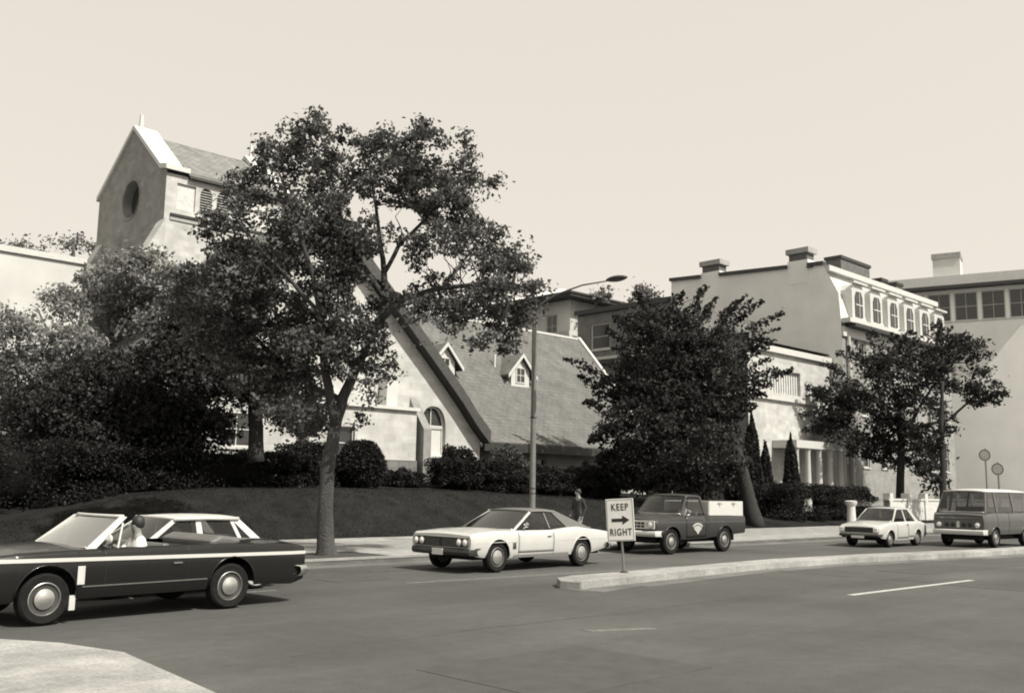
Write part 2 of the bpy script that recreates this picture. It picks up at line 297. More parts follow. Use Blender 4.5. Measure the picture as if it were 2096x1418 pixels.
def twigs(mb, fine, P, n, r=.02):
    P = np.asarray(P); f = np.array([tuple(v) for v in fine])
    for k in rng.integers(0, len(P), n):
        p = P[k]; j = np.argmin(((f-p)**2).sum(1)); a = Vector(f[j]); b = Vector(p)
        if (b-a).length > 2.2: continue
        m = a.lerp(b, .5)+Vector(rng.normal(size=3))*.12*(b-a).length; mb.tube([a, a.lerp(m, .6)+Vector((0, 0, .05)), m, b], [r*1.5, r*1.2, r*.9, r*.3], 5, False)
def tree(name, label, base, limbs, d, blobs, spread, lm, dens, crad, per, size, barkm, ntw=150, holes=(), extra=None, droop=.2, group=None, tw=.02):
    root = bpy.data.objects.new(name, None); sc.collection.objects.link(root); root.location = base; tag(root, label, 'tree', group)
    mb = MB(); fine = []
    for L_ in limbs: fine += limb(mb, L_[0], L_[1], d, L_[2] if len(L_) > 2 else None)
    P = cluster_pts(pixblobs(blobs, d, spread), dens, crad, per, holes)
    if extra is not None: P = np.concatenate([P, extra])
    br = MB(); 
    if fine: twigs(br, fine, P, ntw, tw)
    b = tuple(base)
    if mb.v: mb.build('trunk', barkm, root, b, smooth='all')
    if br.v: br.build('branches', barkm, root, b, smooth='all', merge=False)['kind'] = 'stuff'
    leaves('crown', lm, P, size, root, loc=b, droop=droop); return root
# the big street tree on the pavement
T1 = W(14.09, 20.93, .13); D1 = 24.8
limbs1 = [([(668, 1150), (667, 1120), (665, 1050), (670, 960), (684, 880), (702, 812), (738, 735), (772, 665), (792, 615), (786, 560), (775, 470), (765, 400), (752, 320)], [.34, .23, .195, .18, .16, .14, .12, .11, .10, .08, .055, .035, .02], [0, 0, 0, 0, .05, .1, .2, .3, .3, .3, .5, .6, .8]),
 ([(686, 868), (672, 790), (662, 730), (655, 640), (640, 560), (600, 440), (570, 350)], [.13, .12, .10, .08, .06, .04, .02], [0, -.2, -.4, -.8, -1, -1.4, -1.6]),
 ([(778, 655), (830, 610), (900, 590), (980, 580), (1060, 590)], [.10, .085, .07, .05, .025], [.3, .2, -.2, -.5, -1]),
 ([(786, 560), (815, 505), (855, 465), (905, 410), (950, 350)], [.06, .055, .045, .035, .02], [.3, .4, .9, 1.2, 1.5]),
 ([(700, 820), (640, 790), (560, 730), (480, 650), (420, 560)], [.09, .08, .065, .05, .02], [0, .3, .8, 1.4, 1.8]),
 ([(792, 620), (748, 555), (715, 490), (690, 420), (665, 340)], [.085, .07, .055, .04, .02], [.3, .1, -.2, -.6, -.8]),
 ([(655, 640), (600, 580), (540, 520), (480, 440)], [.06, .05, .035, .02], [-.8, -1, -1.5, -1.7]),
 ([(668, 800), (610, 830), (560, 860)], [.05, .035, .015], [0, .5, 1]), ([(740, 730), (775, 720), (810, 700)], [.05, .03, .015], [.2, .6, .9]),
 ([(905, 590), (960, 520), (1010, 450)], [.05, .035, .015], [-.2, .5, 1]), ([(640, 560), (690, 520), (705, 460)], [.035, .025, .015], [-1, -1.5, -2])]
blobs1 = [(750, 470, 30, 40), (860, 420, 35, 30), (690, 560, 40, 50), (640, 660, 60, 50), (780, 600, 40, 40), (720, 520, 40, 50), (830, 610, 40, 25), (700, 730, 40, 40), (600, 720, 70, 60), (520, 760, 60, 50), (800, 470, 22, 22), (1000, 600, 50, 40), (930, 640, 50, 30), (800, 430, 40, 26), (768, 505, 20, 30), (850, 535, 42, 20), (835, 490, 26, 16), (890, 480, 30, 30), (740, 560, 24, 24), (590, 500, 55, 40), (540, 530, 60, 45), (900, 450, 45, 40), (840, 350, 60, 50), (1000, 560, 50, 40), (700, 470, 50, 50), (690, 600, 50, 60), (740, 500, 35, 40), (760, 680, 40, 30), (480, 620, 90, 70), (655, 290, 70, 50), (570, 330, 70, 60), (500, 385, 60, 45), (775, 295, 70, 45), (865, 310, 65, 50), (940, 370, 55, 60), (700, 365, 90, 55), (800, 365, 70, 40), (570, 430, 90, 60), (460, 480, 60, 60),
 (870, 395, 80, 50), (965, 440, 45, 60), (700, 430, 45, 45), (640, 420, 60, 50), (1010, 505, 55, 50), (1060, 570, 50, 45), (930, 500, 45, 45), (880, 610, 70, 38), (970, 620, 75, 50), (1040, 655, 55, 45), (860, 500, 35, 35),
 (500, 560, 100, 70), (410, 600, 80, 70), (640, 530, 50, 40), (560, 650, 110, 80), (450, 690, 90, 70), (650, 720, 70, 60), (725, 655, 40, 50), (640, 620, 60, 40), (580, 780, 80, 50), (640, 850, 55, 45), (560, 850, 60, 35),
 (765, 730, 35, 45), (745, 800, 25, 35), (735, 860, 14, 30), (795, 770, 18, 35), (880, 665, 45, 30), (970, 690, 50, 25), (700, 540, 25, 50), (1065, 640, 35, 40), (690, 690, 60, 50), (1045, 700, 30, 25), (905, 560, 40, 30), (840, 430, 30, 25),
 (655, 245, 22, 18), (870, 262, 28, 18), (950, 295, 22, 30), (1000, 375, 35, 15), (1085, 540, 25, 20), (1095, 590, 20, 15)]
holes1 = [((815, 575), (25, 28)), ((640, 620), (14, 16)), ((830, 445), (34, 22)), ((905, 540), (38, 20)), ((738, 600), (16, 20)), ((728, 425), (14, 32)), ((812, 520), (14, 14)), ((950, 575), (14, 12)), ((785, 440), (14, 30)), ((865, 680), (45, 22)), ((1000, 430), (20, 20))]
tree('elm_tree', 'tall leafy street tree with a forked grey trunk growing out of the pavement', T1, limbs1, D1, blobs1, 1.5, L['elm'], 64, .25, 42, .122, M['bark_lt'], 260, holes1, droop=.3, tw=.012)
# the broad dark tree on the bank behind it
T2 = W(18.0, 31.5, 1.7); D2 = 34.8
limbs2 = [([(524, 945), (524, 900), (522, 820), (515, 740), (480, 660)], [.3, .26, .24, .2, .1]), ([(522, 830), (440, 740), (350, 680)], [.16, .11, .05]), ([(522, 840), (600, 760), (640, 700)], [.12, .08, .04])]
blobs2 = [(194, 772, 75, 55), (150, 830, 70, 50), (245, 770, 60, 50), (110, 800, 50, 50), (60, 850, 60, 50), (400, 660, 70, 60), (345, 740, 70, 60), (430, 760, 110, 80), (290, 830, 80, 60), (330, 850, 110, 70), (450, 720, 90, 70), (200, 900, 70, 55), (560, 770, 90, 60), (120, 960, 70, 60), (260, 920, 100, 45), (400, 880, 90, 40), (40, 1000, 60, 50), (610, 850, 50, 50), (470, 640, 80, 60), (100, 900, 60, 60)]
tree('maple_tree', 'broad dark spreading tree on the grass bank left of the street tree', T2, limbs2, D2, blobs2, 1.5, L['dark'], 46, .5, 60, .17, M['bark_dk'], 60)
T3 = W(8.5, 38, 1.7); D3 = 42
blobs3 = [(135, 620, 50, 40), (220, 590, 70, 45), (300, 550, 60, 45), (350, 590, 70, 50), (270, 540, 40, 25), (150, 730, 80, 70), (250, 680, 90, 60), (330, 660, 70, 50), (120, 830, 70, 60), (40, 760, 60, 80), (-40, 820, 70, 90), (60, 880, 70, 60), (200, 780, 80, 60), (20, 660, 50, 40), (-60, 720, 50, 70), (-70, 900, 80, 70), (280, 610, 70, 40)]
limbs3 = [([(190, 1010), (195, 900), (200, 800), (215, 680), (225, 600)], [.3, .25, .2, .12, .05]), ([(200, 800), (110, 700), (80, 640)], [.13, .08, .04]), ([(200, 830), (280, 680), (310, 590)], [.13, .08, .04])]
tree('lime_tree', 'pale sunlit tree in front of the church tower at the far left', T3, limbs3, D3, blobs3, 1.8, L['pale'], 30, .5, 44, .2, M['bark'], 60)
tree('distant_tree', 'small tree top showing above the low wing left of the tower', W(12, 75, 10), [([(150, 560), (150, 500)], [.2, .1])], 72, [(125, 500, 30, 16), (160, 496, 28, 14), (185, 512, 20, 12), (60, 505, 40, 16), (0, 510, 40, 20)], 1, L['far'], 10, .7, 26, .3, M['bark'], 20)
def spray(p0, p1, d, n, wid=.22):          # a pinnate branch: leaves strung along a line
    a = np.array(at(*p0, d)); b = np.array(at(*p1, d+random.uniform(-.8, .8))); f = rng.uniform(0, 1, (n, 1)); c = a+(b-a)*f
    c[:, 2] += (np.sin(f*3.1)*.25)[:, 0]
    return c+rng.normal(size=(n, 3))*wid*(1.15-f*.9)
# locust-like tree with ragged sprays
D4 = 49.5
ex = np.concatenate([spray(a, b, D4, 150) for a, b in [((1390, 690), (1447, 585)), ((1420, 700), (1455, 620)), ((1470, 700), (1562, 615)), ((1480, 720), (1606, 640)), ((1500, 750), (1585, 700)), ((1500, 780), (1612, 765)), ((1500, 800), (1580, 790)), ((1250, 790), (1156, 735)), ((1240, 820), (1185, 770)),
  ((1250, 850), (1196, 825)), ((1490, 820), (1562, 806)), ((1240, 900), (1205, 905)), ((1330, 650), (1300, 600)), ((1370, 650), (1400, 600)), ((1300, 690), (1255, 650)), ((1500, 860), (1545, 830)), ((1490, 830), (1625, 755)), ((1260, 930), (1222, 950))]]*2)
def fringe(cx, cy, rx, ry, d, n, a0, a1, ln, cnt, wd):
    out = []
    for k in range(n):
        a = R(random.uniform(a0, a1)); p = (cx+rx*math.cos(a), cy-ry*math.sin(a)); b = a*.6+R(70)*.4 if math.cos(a) > 0 else a*.7+R(110)*.3; l_ = random.uniform(.6, 1.2)*ln
        out.append(spray(p, (p[0]+l_*math.cos(b), p[1]-l_*math.sin(b)*.8), d+random.uniform(-1.5, 1.5), cnt, wd))
    return np.concatenate(out)
ex = np.concatenate([ex, fringe(1390, 820, 120, 140, D4, 22, -20, 200, 85, 90, .11), fringe(1420, 740, 90, 80, D4, 12, 0, 90, 95, 100, .11)])
blobs4 = [(1360, 690, 80, 60), (1420, 720, 70, 60), (1310, 660, 40, 35), (1290, 780, 55, 70), (1390, 800, 110, 80), (1300, 880, 80, 70), (1400, 900, 110, 70), (1480, 780, 40, 60), (1470, 870, 50, 60), (1350, 970, 120, 45), (1440, 970, 70, 50), (1260, 960, 60, 40), (1470, 700, 35, 30), (1490, 940, 40, 50)]
limbs4 = [([(1548, 1082), (1532, 1020), (1512, 940), (1488, 870), (1440, 790), (1400, 700), (1390, 640)], [.48, .36, .31, .26, .18, .11, .05]), ([(1488, 870), (1380, 860), (1290, 790)], [.2, .12, .05]), ([(1450, 800), (1500, 740), (1560, 690)], [.12, .08, .03])]
tree('locust_tree', 'dark ragged tree with a leaning trunk and spiky sprays, behind the pickup truck', W(44.5, 27.5, .1), limbs4, D4, blobs4, 1.6, L['locust'], 24, .42, 46, .20, M['bark_dk'], 220, extra=ex)
D5 = 67
ex = np.concatenate([spray(a, b, D5, 110, .3) for a, b in [((1760, 740), (1712, 725)), ((1740, 780), (1680, 745)), ((1800, 710), (1785, 680)), ((1840, 710), (1865, 680)), ((1700, 830), (1650, 790)), ((1700, 860), (1635, 850)), ((1720, 900), (1645, 880)), ((1900, 700), (1925, 660)), ((1730, 820), (1668, 800))]])
ex = np.concatenate([ex, fringe(1800, 830, 95, 95, D5, 20, 20, 215, 60, 60, .17), fringe(1900, 790, 80, 80, D5, 12, 20, 150, 50, 60, .17)])
blobs5 = [(1800, 745, 60, 35), (1730, 800, 40, 35), (1860, 770, 80, 50), (1780, 840, 80, 55), (1880, 850, 60, 60), (1700, 860, 35, 30), (1920, 720, 45, 30), (1830, 920, 80, 40), (1945, 770, 28, 45), (2010, 790, 45, 50), (1740, 900, 40, 28), (1990, 720, 40, 30), (1900, 940, 40, 28)]
limbs5 = [([(1842, 1052), (1843, 980), (1845, 900), (1835, 820), (1820, 750)], [.3, .26, .24, .16, .07]), ([(1845, 900), (1890, 820), (1930, 760)], [.15, .1, .04]), ([(1845, 890), (1780, 840), (1730, 800)], [.14, .1, .04]), ([(1845, 880), (1940, 860), (2010, 800)], [.12, .1, .04])]
tree('ash_tree', 'dark leafy tree on the verge behind the small white car, before the row houses', W(66.0, 29.6, .5), limbs5, D5, blobs5, 2, L['locust'], 13, .5, 40, .26, M['bark_dk'], 160, extra=ex)
tree('roadside_tree', 'slim tree with a dark upright trunk at the right edge, behind the van', W(66, 24, .2), [([(1931, 1040), (1930, 950), (1926, 860), (1930, 780)], [.22, .19, .15, .08])], 63, [(1915, 985, 25, 20), (1950, 880, 22, 12), (1895, 960, 22, 16), (1960, 700, 30, 18), (1905, 905, 30, 20)], .6, L['locust'], 14, .5, 36, .3, M['bark_dk'], 30)
tree('backyard_tree', 'small bushy tree top behind the dark brick house roof', W(66, 52, 2), [([(1318, 760), (1318, 620)], [.2, .08])], 86, [(1318, 605, 26, 22), (1290, 640, 30, 14), (1355, 622, 20, 10), (1235, 600, 22, 16)], .5, L['far'], 12, .6, 36, .4, M['bark'], 12)
# clipped shrubs and hedges
def shrub(name, label, s, t, rx, ry, h, m, dens=1, size=.1, box=False, cat='shrub', group=None, cone=False, rough_=1.0):
    z = terr(s, t)-.25 if t > 26 else .14
    r = bpy.data.objects.new(name, None); sc.collection.objects.link(r); r.location = W(s, t, z); r.rotation_euler.z = AZ; tag(r, label, cat, group)
    n = int(2600*dens*(rx*ry+rx*h+ry*h)); d = rng.normal(size=(n, 3)); d /= np.linalg.norm(d, axis=1)[:, None]
    if box: d = np.sign(d)*np.abs(d)**.45
    q = rng.uniform(.55, 1, (n, 1))**.5
    lump = 1+(.13*np.sin(d[:, :1]*6+s)*np.sin(d[:, 1:2]*6+t)+.08*np.sin(d[:, 2:3]*9+s*3)+.07*np.sin(d[:, :1]*15+s*2))*rough_
    P = d*q*lump*np.array([rx, ry, h/2]); P[:, 2] += h/2
    if cone: k = 1-.75*np.clip(P[:, 2:3]/h, 0, 1)**1.3; P[:, :2] *= k
    leaves('foliage', m, P, size, r, droop=0); c = MB().tube([(0, 0, -.1), (0, 0, h*.8)], [.06, .03], 6); c.build('stem', M['bark_dk'], r)
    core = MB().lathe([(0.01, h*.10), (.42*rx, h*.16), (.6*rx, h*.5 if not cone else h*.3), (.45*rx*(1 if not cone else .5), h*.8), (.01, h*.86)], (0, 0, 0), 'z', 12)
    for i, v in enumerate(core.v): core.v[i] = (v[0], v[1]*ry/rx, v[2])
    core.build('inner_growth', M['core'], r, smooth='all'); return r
hs = L['hedge']
shrub('round_shrub', 'dark clipped ball shaped shrub right of the street tree trunk', 23.4, 32.6, 1.05, 1.0, 2.2, hs, rough_=.35)
shrub('round_shrub', 'dark rounded shrub directly below the arched church window', 28.9, 33.0, 1.35, 1.0, 2.05, hs, rough_=1.2)
shrub('round_shrub', 'dark uneven shrub between the church window and the lamp post', 31.5, 33.0, 1.6, 1.0, 1.65, hs, rough_=1.4)
shrub('round_shrub', 'dark uneven shrub just right of the lamp post below the eaves', 34.8, 33.2, 2.0, 1.0, 1.6, hs, rough_=1.5)
shrub('round_shrub', 'dark tall shrub left of the ragged tree under the low eaves', 38.4, 33.2, 2.1, 1.0, 1.8, hs, rough_=1.5)
shrub('round_shrub', 'low dark bush tight behind the street tree trunk', 21.3, 33.2, 1.5, 1.0, 2.0, hs, rough_=1.2)
shrub('round_shrub', 'small dark bush in the gap between the ball shrub and the buttress', 26.3, 33.6, 1.1, .7, 1.0, hs, rough_=1.5)
shrub('hedge', 'long dark hedge along the bank top left of the street tree', 17.6, 33.0, 3.8, 1.0, 1.7, hs, .8, box=True, cat='hedge')
shrub('hedge', 'dark overgrown hedge at the far left end of the bank', 10.5, 33.5, 3.6, 1.4, 2.3, hs, 1.1, box=True, cat='hedge')
shrub('hedge', 'dark loose hedge on the slope at the left edge of the picture', 4.6, 33.0, 3.8, 1.5, 2.7, hs, 1.1, box=True, cat='hedge')
shrub('hedge', 'dark rounded hedge beside the leaning trunk, behind the gap after the truck', 50.6, 29.4, 2.6, 1.6, 2.2, hs, .7, box=True, cat='hedge')
shrub('hedge', 'dark hedge behind the white post and small white car', 56.2, 29.4, 3.2, 1.6, 2.1, hs, .7, box=True, cat='hedge')
shrub('young_tree', 'thin leafy sapling by the church corner, its leaves over the roof foot', 33.4, 34.4, 1.5, .6, 2.25, L['shrub'], .22, .16, cat='sapling')
for i, (s, t, r, h, lab) in enumerate([(51.5, 32, .75, 6.2, 'tallest dark columnar cypress against the pale house wall'), (53.3, 32.2, .6, 4.6, 'shorter dark cypress right of the tallest one'), (55.6, 31.8, .7, 5.2, 'dark cypress nearest the white porch columns'), (49.3, 31.8, .8, 3.6, 'low wide cypress next to the leaning trunk')]):
    shrub('cypress', lab, s, t, r, r, h, L['dark'], .8, .16, cat='cypress', cone=True, group='cypresses beside the pale house')
# grass tufts on the bank crest
g = []
for k in range(26000):
    s = random.uniform(8, 46); f = random.random(); t = toe(s)+(31.4-toe(s))*f; g.append((s, t, terr(s, t)+.03))
P = np.array([tuple(W(*q)) for q in g]); tag(leaves('grass_tufts', M['grass'], P, .05, aspect=.35, droop=-1.5), 'short grass blades over the bank', 'grass')
# ---------------------------------------------------------------- buildings
def wall(mb, pl, P, a0, a1, z0, top, holes=(), depth=.25, knots=()):
    """pl 'n': plane t=P facing the street; pl 'u': plane s=P facing left. a runs along the wall"""
    def q(a, z, d=0): return (a, P+d, z) if pl == 'n' else (P+d, a, z)
    tf = top if callable(top) else (lambda a: top)
    br = sorted(set([a0, a1]+[x for h in holes for x in (h[0], h[1])]+[k for k in knots if a0 < k < a1]))
    for x0, x1 in zip(br[:-1], br[1:]):
        hh = sorted([h for h in holes if h[0] <= x0+1e-6 and h[1] >= x1-1e-6], key=lambda h: h[2]); z = z0
        for h in hh: 
            mb.face([q(x0, z), q(x1, z), q(x1, h[2]), q(x0, h[2])]); z = h[3]
        mb.face([q(x0, z), q(x1, z), q(x1, tf(x1)), q(x0, tf(x0))])
    for h in holes:
        x0, x1, y0, y1 = h[:4]; arch = len(h) > 4 and h[4]
        for A, B in (((x0, y0), (x1, y0)), ((x0, y0), (x0, y1)), ((x1, y0), (x1, y1)), ((x0, y1), (x1, y1))): mb.face([q(*A), q(*B), q(*B, depth), q(*A, depth)])
        if arch:
            cx = (x0+x1)/2; w2 = (x1-x0)/2; sp = y1-w2*arch; N_ = 8
            for sg in (-1, 1):
                pr = [(cx+sg*w2*math.cos(k/N_*math.pi/2)**(.8 if arch > 1 else 1), sp+(y1-sp)*math.sin(k/N_*math.pi/2)) for k in range(N_+1)]
                for k in range(N_):
                    mb.face([q(*pr[k]), q(*pr[k+1]), q(cx+sg*w2, pr[k+1][1]), q(cx+sg*w2, pr[k][1])]); mb.face([q(*pr[k]), q(*pr[k+1]), q(*pr[k+1], depth), q(*pr[k], depth)])
    return mb
def window(th, org, pl, P, x0, x1, z0, z1, depth=.14, fr=.07, rowsn=2, colsn=2, name='window', fm='white_trim', gm='winglass', sill=True):
    def bx(mb, a0, a1, c0, c1, d0, d1): return mb.box(a0, a1, P+d0, P+d1, c0, c1) if pl == 'n' else mb.box(P+d0, P+d1, a0, a1, c0, c1)
    f = MB(); bx(f, x0, x0+fr, z0, z1, depth-.05, depth+.04); bx(f, x1-fr, x1, z0, z1, depth-.05, depth+.04); bx(f, x0+fr, x1-fr, z0, z0+fr, depth-.052, depth+.04); bx(f, x0+fr, x1-fr, z1-fr, z1, depth-.052, depth+.04)
    for i in range(1, colsn): c = x0+(x1-x0)*i/colsn; bx(f, c-.02, c+.02, z0+fr, z1-fr, depth-.03, depth+.03)
    for i in range(1, rowsn): c = z0+(z1-z0)*i/rowsn; bx(f, x0+fr, x1-fr, c-.022, c+.022, depth-.033, depth+.03)
    if sill: bx(f, x0-.08, x1+.08, z0-.1, z0-.002, -.08, depth)
    fo = f.build(name, M[fm], th, org)
    for i in range(colsn):
        for j in range(rowsn):
            bx(p := MB(), x0+(x1-x0)*i/colsn+.01, x0+(x1-x0)*(i+1)/colsn-.01, z0+(z1-z0)*j/rowsn+.01, z0+(z1-z0)*(j+1)/rowsn-.01, depth+.005, depth+.02).v
            p.build('pane', M[gm], fo, org)
    return fo
# --- church: nave with a long slate roof, street gable, low wing
O = (33, 36, 0); ch = thing('church', 'pale stone church with steep slate roof, dormers and a tall street gable with arched window', 'church', *O)
AX, AZT = 23.6, 13.6
rk = [(33.15, 4.35), (32.3, 5.15), (31.3, 6.25), (29.3, 8.2), (26.7, 10.65), (23.6, 13.6)]
def rz(a): a = a if a >= AX else 2*AX-a; return float(np.interp(a, [r[0] for r in rk][::-1], [r[1] for r in rk][::-1]))
mb = MB(); wall(mb, 'n', 36, 14.2, 33.0, 1.2, lambda a: rz(a)-.1, [(29.2, 30.75, 3.35, 5.7, 1.35), (19.0, 20.6, 3.35, 5.7, 1.35), (23.1, 24.4, 11.3, 12.7)], .4, [r[0] for r in rk]+[2*AX-r[0] for r in rk])
wall(mb, 'u', 14.2, 36, 46, 1.2, 4.2); mb.build('gable_wall', M['render_wall'], ch, O)
MB().box(14.15, 33.04, 35.93, 36.02, 1.0, 3.05).build('stone_base', M['plinth'], ch, O)
fo = window(ch, O, 'n', 36, 29.2, 30.75, 3.35, 4.72, .26, .08, 1, 2, 'arched_window', gm='stucco_lt')
for k in (0, 1):
    p = MB(); x0 = 29.25+.76*k; p.prism([(x0, 4.8), (x0+.68, 4.8), (x0+.68, 5.1+.4*(1-k)), (x0+.4, 5.55-.15*k), (x0+.3-.2*(k), 5.35+.2*k), (x0, 5.1+.4*k)], 'y', 36.28, 36.3).build('pane', M['winglass'], fo, O)
f = MB(); pr = [(29.98+.74*sg*math.cos(k/8*math.pi/2)**.8, 4.66+1.0*math.sin(k/8*math.pi/2)) for sg, ks in ((-1, range(9)), (1, range(8, -1, -1))) for k in ks]
f.tube([(a, 36.22, b) for a, b in pr], .05, 6).tube([(29.98, 36.24, 4.7), (29.98, 36.24, 5.65)], .035, 6).tube([(29.25, 36.24, 4.74), (30.72, 36.24, 4.74)], .05, 6).build('window_tracery', M['white_trim'], ch, O)
window(ch, O, 'n', 36, 19.0, 20.6, 3.35, 4.8, .26, .08, 2, 2)
for k in range(9): MB().hexa([(23.1, 36.05, 11.32+k*.152), (24.4, 36.05, 11.32+k*.152), (24.4, 36.3, 11.42+k*.152), (23.1, 36.3, 11.42+k*.152)], [(23.1, 36.05, 11.37+k*.152), (24.4, 36.05, 11.37+k*.152), (24.4, 36.3, 11.47+k*.152), (23.1, 36.3, 11.47+k*.152)]).build('louver_slat', M['white_trim'], ch, O)
# deep overhanging gable roof (slopes both ways), with dark soffit and fascia
def slope(mb, prof, t0, t1, th0, th1):
    for (a, za), (b, zb) in zip(prof[:-1], prof[1:]): mb.hexa([(a, t0, za+th0), (b, t0, zb+th0), (b, t1, zb+th0), (a, t1, za+th0)], [(a, t0, za+th1), (b, t0, zb+th1), (b, t1, zb+th1), (a, t1, za+th1)])
rkL = [(2*AX-a, z) for a, z in rk]
for pr in (rk, rkL):
    mb = MB(); slope(mb, pr, 35.5, 46, .02, .3); mb.build('gable_roof', M['slate'], ch, O)
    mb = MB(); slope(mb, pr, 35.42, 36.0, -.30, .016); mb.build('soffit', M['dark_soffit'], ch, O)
    mb = MB(); slope(mb, pr, 35.36, 35.42, -.34, .34); mb.build('rake_board', M['fascia'], ch, O)
# nave roof, concave towards its foot
npf = [(36.1, 4.02), (37.2, 4.75), (38.2, 5.85), (39.2, 7.15), (40.4, 8.6), (43.1, 11.6)]
S0, S1 = 31.5, 48.2
mb = MB(); 
for (a, za), (b, zb) in zip(npf[:-1], npf[1:]): mb.hexa([(S0, a, za), (S1, a, za), (S1, b, zb), (S0, b, zb)], [(S0, a, za+.16), (S1, a, za+.16), (S1, b, zb+.16), (S0, b, zb+.16)])
for (a, za), (b, zb) in zip([(43.1, 11.6), (51, 3.9)][:-1], [(51, 3.9)]): mb.hexa([(S0, a, za), (S1, a, za), (S1, b, zb), (S0, b, zb)], [(S0, a, za+.16), (S1, a, za+.16), (S1, b, zb+.16), (S0, b, zb+.16)])
mb.build('nave_roof', M['slate'], ch, O)
def slates(prof, a0, a1, row, wd, th, m, name):
    L_ = [0]
    for (a, za), (b, zb) in zip(prof[:-1], prof[1:]): L_.append(L_[-1]+math.hypot(b-a, zb-za))
    f = lambda d: (float(np.interp(d, L_, [p[0] for p in prof])), float(np.interp(d, L_, [p[1] for p in prof])))
    mb = MB(); d = 0; k = 0
    while d < L_[-1]-row*.6:
        y0, z0 = f(d); y1, z1 = f(min(L_[-1], d+row*1.05)); x = a0-(wd/2 if k % 2 else 0)
        while x < a1:
            w_ = wd*random.uniform(.93, 1.0); j = random.uniform(.6, 1.5)*th; xa, xb = max(x, a0), min(x+w_, a1)
            if xb-xa > .05: mb.face([(xa, y0, z0+j), (xb, y0, z0+j), (xb, y1, z1+.006), (xa, y1, z1+.006)]).face([(xa, y0, z0), (xb, y0, z0), (xb, y0, z0+j), (xa, y0, z0+j)])
            x += wd
        d += row; k += 1
    o = mb.build(name, m, None, merge=False); return o, mb
for pr_, a0, a1, par, og in (([(t_, z_+.165) for t_, z_ in npf], 31.5, 48.2, ch, O),):
    o_, mb_ = slates(pr_, a0, a1, .26, .42, .016, M['slate'], 'slate'); bpy.data.objects.remove(o_); mb_.build('slates', M['slate'], par, og, merge=False)['kind'] = 'stuff'
MB().box(33.3, 48.25, 35.95, 36.08, 3.72, 4.14).build('gutter', M['darktrim'], ch, O)
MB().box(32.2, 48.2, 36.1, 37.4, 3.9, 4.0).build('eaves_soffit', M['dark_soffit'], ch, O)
MB().box(32, 48.1, 43.0, 43.25, 11.72, 11.86).build('ridge_tiles', M['white_trim'], ch, O)
mb = MB(); 
for (a, za), (b, zb) in zip(npf[:-1], npf[1:]): mb.hexa([(48.2, a, za-.1), (48.45, a, za-.1), (48.45, b, zb-.1), (48.2, b, zb-.1)], [(48.2, a, za+.34), (48.45, a, za+.34), (48.45, b, zb+.34), (48.2, b, zb+.34)])
mb.build('verge_coping', M['white_trim'], ch, O)
mb = MB(); wall(mb, 'n', 37.4, 33, 48.1, 1.2, 4.2, [(a, a+.8, 2.4, 3.5) for a in (35, 38.5, 42, 45.5)], .3); mb.build('nave_wall', M['render_wall'], ch, O)
for a in (35, 38.5, 42, 45.5): window(ch, O, 'n', 37.4, a, a+.8, 2.4, 3.5, .2, .05, 2, 1)
mb = MB().face([(48.1, 37.4, 1), (48.1, 49, 1), (48.1, 49, 5.6), (48.1, 43.1, 11.5), (48.1, 37.4, 4.9)]); mb.build('end_wall', M['render_wall'], ch, O)
def roofz(t): return float(np.interp(t, [p[0] for p in npf], [p[1] for p in npf]))+.16
